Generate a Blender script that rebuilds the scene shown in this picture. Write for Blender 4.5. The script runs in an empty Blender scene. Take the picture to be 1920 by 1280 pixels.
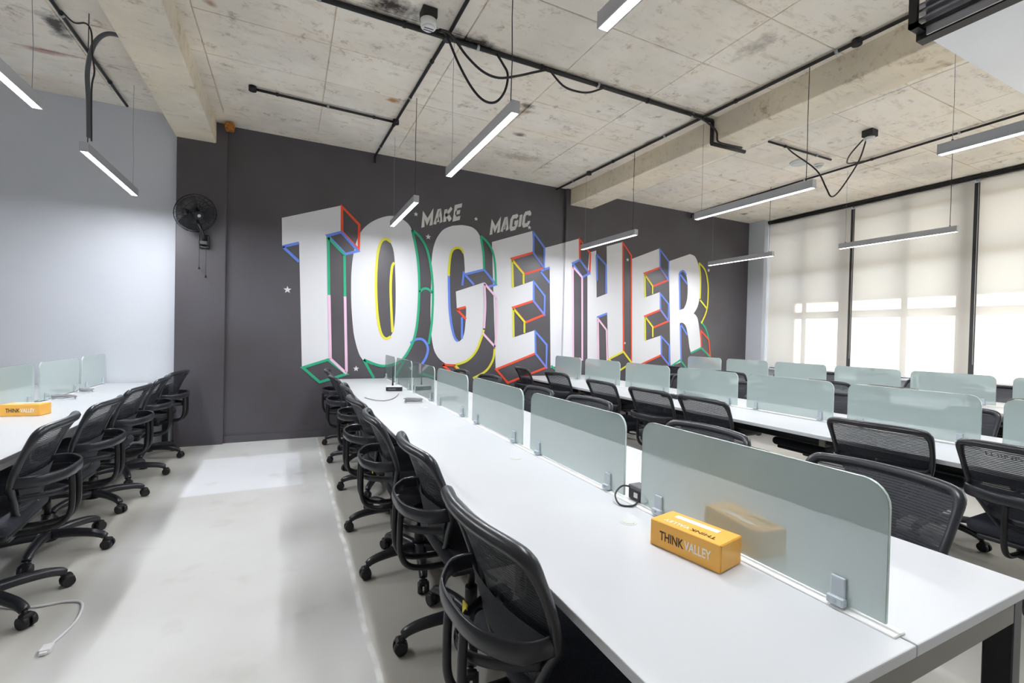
import bpy, bmesh, math, random
from mathutils import Vector, Matrix
from mathutils.geometry import tessellate_polygon
random.seed(7)
S = bpy.context.scene
COL = S.collection
PI = math.pi
# ---------------------------------------------------------------- camera
CAM_H = 1.38
cd = bpy.data.cameras.new('camera'); cam = bpy.data.objects.new('camera', cd); COL.objects.link(cam)
cd.sensor_width = 36.0; cd.lens = 866.0 / 1920 * 36.0; cd.clip_start = 0.05; cd.clip_end = 200
_y, _p, _r = math.radians(25.8), math.radians(0.77), math.radians(1.36)
_f = Vector((math.sin(_y) * math.cos(_p), math.cos(_y) * math.cos(_p), -math.sin(_p)))
_rt = Vector((math.cos(_y), -math.sin(_y), 0)); _up = _rt.cross(_f)
_ir = _rt * math.cos(_r) + _up * math.sin(_r); _iu = -_rt * math.sin(_r) + _up * math.cos(_r)
_m = Matrix((_ir, _iu, -_f)).transposed().to_4x4(); _m.translation = (0, 0, CAM_H)
cam.matrix_world = _m
S.camera = cam
# ---------------------------------------------------------------- world, sun, exposure
w = bpy.data.worlds.new('sky'); S.world = w; w.use_nodes = True
w.node_tree.nodes['Background'].inputs[0].default_value = (0.80, 0.90, 1.0, 1)
w.node_tree.nodes['Background'].inputs[1].default_value = 2.6
sd = bpy.data.lights.new('sun', 'SUN'); sd.energy = 7.0; sd.angle = math.radians(0.8); sd.color = (1, 0.95, 0.86)
sun = bpy.data.objects.new('sun', sd); COL.objects.link(sun)
sun.rotation_euler = Vector((-0.72, 0.06, -0.70)).to_track_quat('-Z', 'Y').to_euler()
sun.location = (20, 0, 20)
LAMP_STRENGTH = 78.0
S.view_settings.view_transform = 'Standard'; S.view_settings.look = 'None'
S.view_settings.gamma = 1.0; S.view_settings.use_curve_mapping = False
S.view_settings.exposure = 1.22
S.cycles.max_bounces = 14; S.cycles.diffuse_bounces = 8; S.cycles.transparent_max_bounces = 16
# ---------------------------------------------------------------- materials
def lin(c):
    return tuple(((v / 255) / 12.92 if v / 255 <= 0.04045 else ((v / 255 + 0.055) / 1.055) ** 2.4) for v in c) + (1,)
MATS = {}
def mat(name, rgb, rough=0.5, metal=0.0, spec=0.5, ior=None, noise=None, bump=None, coat=0.0):
    m = bpy.data.materials.new(name); m.use_nodes = True; MATS[name] = m
    nt = m.node_tree; b = nt.nodes['Principled BSDF']
    c = lin(rgb)
    b.inputs['Base Color'].default_value = c
    b.inputs['Roughness'].default_value = rough; b.inputs['Metallic'].default_value = metal
    b.inputs['Specular IOR Level'].default_value = spec
    if ior: b.inputs['IOR'].default_value = ior
    b.inputs['Coat Weight'].default_value = coat
    if noise or bump:
        geo = nt.nodes.new('ShaderNodeNewGeometry')
    if noise:                                   # (scale, second rgb, low, high)
        n = nt.nodes.new('ShaderNodeTexNoise'); n.inputs['Scale'].default_value = noise[0]; n.inputs['Detail'].default_value = 5
        r = nt.nodes.new('ShaderNodeMapRange'); r.inputs[1].default_value = noise[2]; r.inputs[2].default_value = noise[3]
        mx = nt.nodes.new('ShaderNodeMix'); mx.data_type = 'RGBA'
        mx.inputs[6].default_value = c; mx.inputs[7].default_value = lin(noise[1])
        nt.links.new(geo.outputs['Position'], n.inputs['Vector']); nt.links.new(n.outputs[0], r.inputs[0])
        nt.links.new(r.outputs[0], mx.inputs[0]); nt.links.new(mx.outputs[2], b.inputs['Base Color'])
    if bump:                                    # (scale, strength)
        n2 = nt.nodes.new('ShaderNodeTexNoise'); n2.inputs['Scale'].default_value = bump[0]; n2.inputs['Detail'].default_value = 4
        bp = nt.nodes.new('ShaderNodeBump'); bp.inputs['Strength'].default_value = bump[1]; bp.inputs['Distance'].default_value = 0.01
        nt.links.new(geo.outputs['Position'], n2.inputs['Vector']); nt.links.new(n2.outputs[0], bp.inputs['Height'])
        nt.links.new(bp.outputs[0], b.inputs['Normal'])
    return m
mat('desk_white', (207, 209, 212), 0.35, noise=(1.2, (202, 204, 208), 0.4, 0.6))
mat('desk_edge', (205, 208, 208), 0.45)
mat('steel_black', (26, 26, 28), 0.4)
mat('apron_steel_lit', (122, 118, 110), 0.45)  # same dark metal as the legs, lamplight on it put into the colour
mat('plastic_black', (31, 32, 36), 0.42)
mat('plastic_lip', (42, 43, 48), 0.3)
mat('rubber_black', (24, 24, 27), 0.5)
mat('seat_fabric', (27, 29, 37), 0.75, noise=(220, (42, 45, 56), 0.4, 0.6))
mat('aluminium', (176, 182, 188), 0.3, 0.85)
mat('clip_metal', (192, 201, 208), 0.3, 0.25)
mat('lamp_body', (190, 192, 198), 0.4, 0.2)
mat('wire_dark', (46, 46, 48), 0.5)
mat('wire_grey', (150, 150, 154), 0.5)
mat('wire_white', (226, 226, 228), 0.5)
mat('conduit_black', (28, 27, 29), 0.5)
mat('flex_grey', (92, 95, 99), 0.5)
mat('white_plastic', (232, 232, 232), 0.4)
mat('wall_white', (212, 215, 222), 0.75, noise=(0.8, (205, 209, 217), 0.35, 0.65), bump=(30, 0.08))
mat('wall_dark', (80, 75, 79), 0.40, noise=(1.1, (87, 85, 91), 0.35, 0.65), bump=(25, 0.10))
mat('paint_white', (222, 222, 226), 0.65)
mat('paint_text', (216, 213, 210), 0.65)
mat('paint_red', (240, 84, 52), 0.6); mat('paint_blue', (104, 138, 232), 0.6); mat('paint_green', (44, 172, 128), 0.6)
mat('paint_yellow', (226, 218, 60), 0.6); mat('paint_pink', (238, 196, 222), 0.6)
mat('box_orange', (251, 190, 88), 0.42, noise=(9, (249, 185, 82), 0.4, 0.6))
mat('ink_brown', (74, 48, 26), 0.5); mat('ink_white', (250, 246, 236), 0.5)
mat('tag_yellow', (236, 214, 24), 0.5)
mat('window_frame', (58, 60, 66), 0.45)
mat('duct_white', (244, 246, 250), 0.4)
mat('duct_grey', (150, 150, 158), 0.35, 0.6)
mat('timber', (196, 128, 54), 0.7, noise=(40, (150, 86, 30), 0.4, 0.6))
mat('grommet', (206, 210, 206), 0.45)
mat('steel_bin', (176, 170, 160), 0.22, 0.95)
mat('building', (176, 178, 184), 0.8, noise=(0.6, (164, 168, 178), 0.4, 0.6))
mat('ground', (176, 170, 160), 0.9, noise=(0.5, (150, 148, 140), 0.4, 0.6))
mat('fan_black', (30, 31, 34), 0.22)

def concrete(name, a, b_, dark, stains=()):
    m = bpy.data.materials.new(name); m.use_nodes = True; MATS[name] = m
    nt = m.node_tree; N = nt.nodes; Lk = nt.links.new; bs = N['Principled BSDF']
    bs.inputs['Roughness'].default_value = 0.85; bs.inputs['Specular IOR Level'].default_value = 0.2
    geo = N.new('ShaderNodeNewGeometry'); oi = N.new('ShaderNodeObjectInfo')
    def noise(sc, det=6, rough=0.6, vec=None):
        n = N.new('ShaderNodeTexNoise'); n.inputs['Scale'].default_value = sc; n.inputs['Detail'].default_value = det
        n.inputs['Roughness'].default_value = rough; Lk(vec or geo.outputs['Position'], n.inputs['Vector']); return n.outputs[0]
    def rng(x, lo, hi, a0=0.0, a1=1.0):
        r = N.new('ShaderNodeMapRange'); r.inputs[1].default_value = lo; r.inputs[2].default_value = hi
        r.inputs[3].default_value = a0; r.inputs[4].default_value = a1; Lk(x, r.inputs[0]); return r.outputs[0]
    def mix(f, x, y):
        k = N.new('ShaderNodeMix'); k.data_type = 'RGBA'; Lk(f, k.inputs[0])
        for s, v in ((6, x), (7, y)):
            if isinstance(v, tuple): k.inputs[s].default_value = v
            else: Lk(v, k.inputs[s])
        return k.outputs[2]
    c = mix(rng(noise(1.6), 0.38, 0.66), lin(a), lin(b_))
    grey = (214, 207, 197)
    c = mix(rng(noise(0.75, 4), 0.46, 0.66, 0, 0.60), c, lin(grey))            # greyer cement blooms
    c = mix(rng(oi.outputs['Random'], 0, 1, 0, 0.30), c, lin(tuple(int(v * 0.88) for v in b_)))
    mp = N.new('ShaderNodeMapping'); mp.inputs['Scale'].default_value = (3.0, 9.0, 9.0); Lk(geo.outputs['Position'], mp.inputs['Vector'])
    c = mix(rng(noise(1.3, 8, 0.75, mp.outputs[0]), 0.54, 0.76, 0, 0.50), c, lin(dark))   # form-board streaks
    c = mix(rng(noise(5.5, 10, 0.8), 0.56, 0.70, 0, 0.85), c, lin(dark))                # pits and stains
    c = mix(rng(noise(2.1, 3, 0.5), 0.69, 0.75, 0, 0.8), c, lin((150, 108, 62)))        # rust spots
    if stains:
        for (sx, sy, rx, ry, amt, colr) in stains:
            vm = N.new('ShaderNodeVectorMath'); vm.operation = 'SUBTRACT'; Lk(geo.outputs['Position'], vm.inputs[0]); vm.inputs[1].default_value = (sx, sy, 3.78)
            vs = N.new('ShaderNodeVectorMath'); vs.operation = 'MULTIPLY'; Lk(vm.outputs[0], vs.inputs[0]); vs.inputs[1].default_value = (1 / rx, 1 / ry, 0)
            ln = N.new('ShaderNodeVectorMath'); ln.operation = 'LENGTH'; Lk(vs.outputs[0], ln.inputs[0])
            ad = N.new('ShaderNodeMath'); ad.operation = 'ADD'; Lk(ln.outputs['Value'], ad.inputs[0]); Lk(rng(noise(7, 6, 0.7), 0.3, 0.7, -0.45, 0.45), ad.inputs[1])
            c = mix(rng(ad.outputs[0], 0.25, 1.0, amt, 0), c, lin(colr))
    Lk(c, bs.inputs['Base Color'])
    bp = N.new('ShaderNodeBump'); bp.inputs['Strength'].default_value = 0.35; bp.inputs['Distance'].default_value = 0.012
    Lk(noise(9, 8, 0.7), bp.inputs['Height']); Lk(bp.outputs[0], bs.inputs['Normal'])
    return m
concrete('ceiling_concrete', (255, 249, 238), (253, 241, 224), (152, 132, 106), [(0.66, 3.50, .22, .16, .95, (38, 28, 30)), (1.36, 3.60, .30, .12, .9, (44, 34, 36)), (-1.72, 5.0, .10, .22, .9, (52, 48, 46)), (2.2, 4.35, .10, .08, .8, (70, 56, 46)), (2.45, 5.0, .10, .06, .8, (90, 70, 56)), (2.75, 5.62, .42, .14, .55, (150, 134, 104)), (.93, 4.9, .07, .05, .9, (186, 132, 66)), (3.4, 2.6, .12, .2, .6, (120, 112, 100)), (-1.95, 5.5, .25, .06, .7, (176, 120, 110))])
concrete('beam_concrete', (250, 238, 216), (240, 226, 200), (150, 130, 98))

def floor_mat():
    m = bpy.data.materials.new('floor_concrete'); m.use_nodes = True; MATS['floor_concrete'] = m
    nt = m.node_tree; N = nt.nodes; Lk = nt.links.new; bs = N['Principled BSDF']
    geo = N.new('ShaderNodeNewGeometry'); sp = N.new('ShaderNodeSeparateXYZ'); Lk(geo.outputs['Position'], sp.inputs[0])
    def noise(sc, det=6):
        n = N.new('ShaderNodeTexNoise'); n.inputs['Scale'].default_value = sc; n.inputs['Detail'].default_value = det; Lk(geo.outputs['Position'], n.inputs['Vector']); return n.outputs[0]
    def rng(x, lo, hi, a0=0.0, a1=1.0):
        r = N.new('ShaderNodeMapRange'); r.inputs[1].default_value = lo; r.inputs[2].default_value = hi
        r.inputs[3].default_value = a0; r.inputs[4].default_value = a1; Lk(x, r.inputs[0]); return r.outputs[0]
    def mth(op, x, y):
        k = N.new('ShaderNodeMath'); k.operation = op
        for i, v in enumerate((x, y)):
            if isinstance(v, float): k.inputs[i].default_value = v
            else: Lk(v, k.inputs[i])
        return k.outputs[0]
    def mix(f, x, y):
        k = N.new('ShaderNodeMix'); k.data_type = 'RGBA'; Lk(f, k.inputs[0])
        for s, v in ((6, x), (7, y)):
            if isinstance(v, tuple): k.inputs[s].default_value = v
            else: Lk(v, k.inputs[s])
        return k.outputs[2]
    wob = mth('MULTIPLY', mth('SUBTRACT', noise(2.5, 3), 0.5), 0.05)
    X = mth('ADD', sp.outputs[0], wob); Y = mth('ADD', sp.outputs[1], wob)
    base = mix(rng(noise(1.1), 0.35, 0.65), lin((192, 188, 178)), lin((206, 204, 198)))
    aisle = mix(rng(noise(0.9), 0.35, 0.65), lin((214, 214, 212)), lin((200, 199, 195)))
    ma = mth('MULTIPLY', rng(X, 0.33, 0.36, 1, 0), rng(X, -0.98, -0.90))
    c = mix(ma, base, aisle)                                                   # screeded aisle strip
    mp = mth('MULTIPLY', mth('MULTIPLY', rng(X, -0.80, -0.76), rng(X, 0.11, 0.15, 1, 0)), mth('MULTIPLY', rng(Y, 4.50, 4.54), rng(Y, 5.72, 5.76, 1, 0)))
    c = mix(mth('MULTIPLY', mp, 0.9), c, lin((228, 230, 234)))                    # newer cement patch
    for x0, wd in ((0.345, 0.016),):                                              # chalky joint line
        d = mth('ABSOLUTE', mth('SUBTRACT', X, x0), 0.0)
        c = mix(mth('MULTIPLY', rng(d, wd * 0.5, wd, 1, 0), rng(noise(6, 3), 0.42, 0.6, 0.2, 1)), c, lin((236, 236, 234)))
    c = mix(rng(noise(3.2, 9), 0.60, 0.80, 0, 0.5), c, lin((172, 168, 160)))
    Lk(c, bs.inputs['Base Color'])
    Lk(rng(noise(1.7), 0.3, 0.7, 0.28, 0.48), bs.inputs['Roughness'])
    return m
floor_mat()

def emis(name, rgb, strength):
    m = bpy.data.materials.new(name); m.use_nodes = True; MATS[name] = m; nt = m.node_tree
    nt.nodes.remove(nt.nodes['Principled BSDF']); e = nt.nodes.new('ShaderNodeEmission')
    e.inputs[0].default_value = rgb + (1,); e.inputs[1].default_value = strength
    nt.links.new(e.outputs[0], nt.nodes['Material Output'].inputs[0])
emis('led', (0.93, 0.96, 1.0), 8.0); MATS['led'].cycles.emission_sampling = 'NONE'

def screen_glass(name, rgb, alpha):
    m = mat(name, rgb, 0.35, spec=0.2); nt = m.node_tree; b = nt.nodes['Principled BSDF']
    b.inputs['Alpha'].default_value = alpha
    g = nt.nodes.new('ShaderNodeBsdfGlossy'); g.inputs['Roughness'].default_value = 0.0
    fr = nt.nodes.new('ShaderNodeFresnel'); fr.inputs['IOR'].default_value = 2.7
    ms = nt.nodes.new('ShaderNodeMixShader')
    nt.links.new(fr.outputs[0], ms.inputs[0]); nt.links.new(b.outputs[0], ms.inputs[1]); nt.links.new(g.outputs[0], ms.inputs[2])
    nt.links.new(ms.outputs[0], nt.nodes['Material Output'].inputs[0])
screen_glass('frosted_glass', (198, 215, 212), 0.92)
screen_glass('clear_glass', (176, 200, 193), 0.48)
mat('glass_edge', (196, 214, 208), 0.1, ior=1.6)

def mesh_fabric():
    m = mat('mesh_fabric', (31, 33, 42), 0.6); nt = m.node_tree; N = nt.nodes; Lk = nt.links.new; b = N['Principled BSDF']
    tc = N.new('ShaderNodeTexCoord'); mp = N.new('ShaderNodeMapping'); mp.inputs['Scale'].default_value = (1, 1, 1)
    Lk(tc.outputs['Object'], mp.inputs['Vector'])
    wv = N.new('ShaderNodeTexWave'); wv.bands_direction = 'Z'; wv.inputs['Scale'].default_value = 34; wv.inputs['Distortion'].default_value = 0.5
    wv.inputs['Detail'].default_value = 0; wv.inputs['Detail Scale'].default_value = 3
    Lk(mp.outputs[0], wv.inputs['Vector'])
    r = N.new('ShaderNodeMapRange'); r.inputs[1].default_value = 0.45; r.inputs[2].default_value = 0.75; r.inputs[3].default_value = 0.96; r.inputs[4].default_value = 0.62
    Lk(wv.outputs[1], r.inputs[0]); Lk(r.outputs[0], b.inputs['Alpha'])
mesh_fabric()

def blind_mat():
    m = bpy.data.materials.new('blind_fabric'); m.use_nodes = True; MATS['blind_fabric'] = m; nt = m.node_tree; N = nt.nodes; Lk = nt.links.new
    N.remove(N['Principled BSDF'])
    geo = N.new('ShaderNodeNewGeometry'); n = N.new('ShaderNodeTexNoise'); n.inputs['Scale'].default_value = 90
    Lk(geo.outputs['Position'], n.inputs['Vector'])
    mx = N.new('ShaderNodeMix'); mx.data_type = 'RGBA'; mx.inputs[6].default_value = lin((227, 218, 208)); mx.inputs[7].default_value = lin((220, 210, 200))
    Lk(n.outputs[0], mx.inputs[0])
    d = N.new('ShaderNodeBsdfDiffuse'); t = N.new('ShaderNodeBsdfTranslucent'); ms = N.new('ShaderNodeMixShader'); ms.inputs[0].default_value = 0.62
    Lk(mx.outputs[2], d.inputs[0]); Lk(mx.outputs[2], t.inputs[0]); Lk(d.outputs[0], ms.inputs[1]); Lk(t.outputs[0], ms.inputs[2])
    Lk(ms.outputs[0], N['Material Output'].inputs[0])
blind_mat()
def pane_mat():
    m = bpy.data.materials.new('window_glass'); m.use_nodes = True; MATS['window_glass'] = m; nt = m.node_tree; N = nt.nodes; Lk = nt.links.new
    N.remove(N['Principled BSDF'])
    t = N.new('ShaderNodeBsdfTransparent'); t.inputs[0].default_value = (0.95, 0.96, 0.95, 1)
    g = N.new('ShaderNodeBsdfGlossy'); g.inputs['Roughness'].default_value = 0.02
    ms = N.new('ShaderNodeMixShader'); ms.inputs[0].default_value = 0.08
    Lk(t.outputs[0], ms.inputs[1]); Lk(g.outputs[0], ms.inputs[2]); Lk(ms.outputs[0], N['Material Output'].inputs[0])
pane_mat()
def bin_mesh_mat():
    m = mat('wire_mesh', (30, 30, 32), 0.45, 0.4); nt = m.node_tree; N = nt.nodes; Lk = nt.links.new
    tc = N.new('ShaderNodeTexCoord'); ck = N.new('ShaderNodeTexChecker'); ck.inputs['Scale'].default_value = 130
    Lk(tc.outputs['Object'], ck.inputs['Vector'])
    r = N.new('ShaderNodeMapRange'); r.inputs[3].default_value = 1.0; r.inputs[4].default_value = 0.25
    Lk(ck.outputs[1], r.inputs[0]); Lk(r.outputs[0], N['Principled BSDF'].inputs['Alpha'])
bin_mesh_mat()
# ---------------------------------------------------------------- mesh helpers
def bx(bm, lo, hi, bevel=0.0, seg=2, mtx=None):
    r = bmesh.ops.create_cube(bm, size=1.0)
    vs = r['verts']
    for v in vs:
        v.co = Vector([(lo[i] + hi[i]) / 2 + v.co[i] * (hi[i] - lo[i]) for i in range(3)])
    if bevel > 0:
        es = list({e for v in vs for e in v.link_edges})
        q = bmesh.ops.bevel(bm, geom=es, offset=bevel, segments=seg, affect='EDGES', profile=0.5)
        vs = list({v for f in q['faces'] for v in f.verts} | {v for v in vs if v.is_valid})
    if mtx:
        for v in vs: v.co = mtx @ v.co
def cyl(bm, p0, p1, r0, r1=None, seg=12, caps=True):
    p0, p1 = Vector(p0), Vector(p1); r1 = r0 if r1 is None else r1
    z = (p1 - p0).normalized(); a = Vector((1, 0, 0)) if abs(z.x) < 0.9 else Vector((0, 1, 0))
    u = z.cross(a).normalized(); v = z.cross(u)
    A = [bm.verts.new(p0 + (u * math.cos(t) + v * math.sin(t)) * r0) for t in [2 * PI * i / seg for i in range(seg)]]
    B = [bm.verts.new(p1 + (u * math.cos(t) + v * math.sin(t)) * r1) for t in [2 * PI * i / seg for i in range(seg)]]
    for i in range(seg):
        f = bm.faces.new((A[i], B[i], B[(i + 1) % seg], A[(i + 1) % seg])); f.smooth = True
    if caps:
        bm.faces.new(A); bm.faces.new(B[::-1])
def spline(pts, n=6):
    P = [Vector(p) for p in pts]; out = []
    for i in range(len(P) - 1):
        a = P[i - 1] if i else P[i]; b = P[i]; c = P[i + 1]; d = P[i + 2] if i + 2 < len(P) else P[i + 1]
        for k in range(n):
            t = k / n
            out.append(0.5 * (2 * b + (c - a) * t + (2 * a - 5 * b + 4 * c - d) * t * t + (-a + 3 * b - 3 * c + d) * t ** 3))
    out.append(P[-1]); return out
def tube(bm, pts, ru, rv=None, seg=8, closed=False, up=None, scale=None):
    """sweep an ellipse (ru along the side vector, rv along the other) over pts"""
    P = [Vector(p) for p in pts]; rv = ru if rv is None else rv; n = len(P); rings = []
    side = None
    for i, p in enumerate(P):
        if closed: t = P[(i + 1) % n] - P[i - 1]
        else: t = P[min(i + 1, n - 1)] - P[max(i - 1, 0)]
        t.normalize()
        if up is not None: side = t.cross(Vector(up)).normalized()
        elif side is None:
            a = Vector((0, 0, 1)) if abs(t.z) < 0.9 else Vector((1, 0, 0)); side = t.cross(a).normalized()
        else: side = (side - t * side.dot(t)).normalized()
        o = side.cross(t); k = scale[i] if scale else 1.0
        rings.append([bm.verts.new(p + side * math.cos(q) * ru * k + o * math.sin(q) * rv * k) for q in [2 * PI * j / seg for j in range(seg)]])
    for i in range(n if closed else n - 1):
        A, B = rings[i], rings[(i + 1) % n]
        for j in range(seg):
            f = bm.faces.new((A[j], A[(j + 1) % seg], B[(j + 1) % seg], B[j])); f.smooth = True
    if not closed:
        bm.faces.new(rings[0][::-1]); bm.faces.new(rings[-1])
def fin(name, bm, m, parent=None, smooth=None):
    bmesh.ops.recalc_face_normals(bm, faces=bm.faces[:])
    me = bpy.data.meshes.new(name); bm.to_mesh(me); bm.free()
    if smooth is True:
        for p in me.polygons: p.use_smooth = True
    me.materials.append(MATS[m])
    o = bpy.data.objects.new(name, me); COL.objects.link(o)
    if parent: o.parent = parent
    return o
def part(name, m, parent, fn, smooth=None):
    bm = bmesh.new(); fn(bm); return fin(name, bm, m, parent, smooth)
def tag(o, label, cat, group=None):
    o['label'] = label; o['category'] = cat
    if group: o['group'] = group
    return o
def thing(name, label, cat, loc=(0, 0, 0), rz=0.0, group=None):
    o = bpy.data.objects.new(name, None); COL.objects.link(o); o.location = loc; o.rotation_euler = (0, 0, rz); o.empty_display_size = 0.1
    return tag(o, label, cat, group)
def struct(name, m, fn, label=None, parent=None, smooth=None):
    o = part(name, m, parent, fn, smooth)
    if parent is None: o['kind'] = 'structure'
    if label: o['label'] = label
    return o
def dup(root, loc, rz, label, group=None, name=None):
    r = root.copy(); COL.objects.link(r); r.location = loc; r.rotation_euler = (0, 0, rz); r['label'] = label
    if group: r['group'] = group
    for ch in list(root.children):
        c = ch.copy(); COL.objects.link(c); c.parent = r
        for g in list(ch.children):
            d = g.copy(); COL.objects.link(d); d.parent = c
    return r
def text_mesh(body, offset=0.0):
    cu = bpy.data.curves.new('lettering', 'FONT'); cu.body = body; cu.offset = offset; cu.resolution_u = 3; cu.fill_mode = 'FRONT'
    o = bpy.data.objects.new('lettering', cu); COL.objects.link(o)
    dg = bpy.context.evaluated_depsgraph_get(); me = bpy.data.meshes.new_from_object(o.evaluated_get(dg))
    bpy.data.objects.remove(o); bpy.data.curves.remove(cu)
    me.materials.clear(); return me
def map_text(me, quad):
    """place a flat text mesh on the quad (bottom-left, bottom-right, top-right, top-left)"""
    xs = [v.co.x for v in me.vertices]; ys = [v.co.y for v in me.vertices]
    x0, x1, y0, y1 = min(xs), max(xs), min(ys), max(ys)
    a, b, c, d = [Vector(q) for q in quad]
    for v in me.vertices:
        s = (v.co.x - x0) / (x1 - x0); t = (v.co.y - y0) / (y1 - y0)
        v.co = (a * (1 - s) + b * s) * (1 - t) + (d * (1 - s) + c * s) * t
    me.update()
def add_mesh(name, me, m, parent=None):
    me.materials.append(MATS[m]); o = bpy.data.objects.new(name, me); COL.objects.link(o)
    if parent: o.parent = parent
    return o
ORD = ['first', 'second', 'third', 'fourth', 'fifth', 'sixth', 'seventh', 'eighth']
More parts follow.
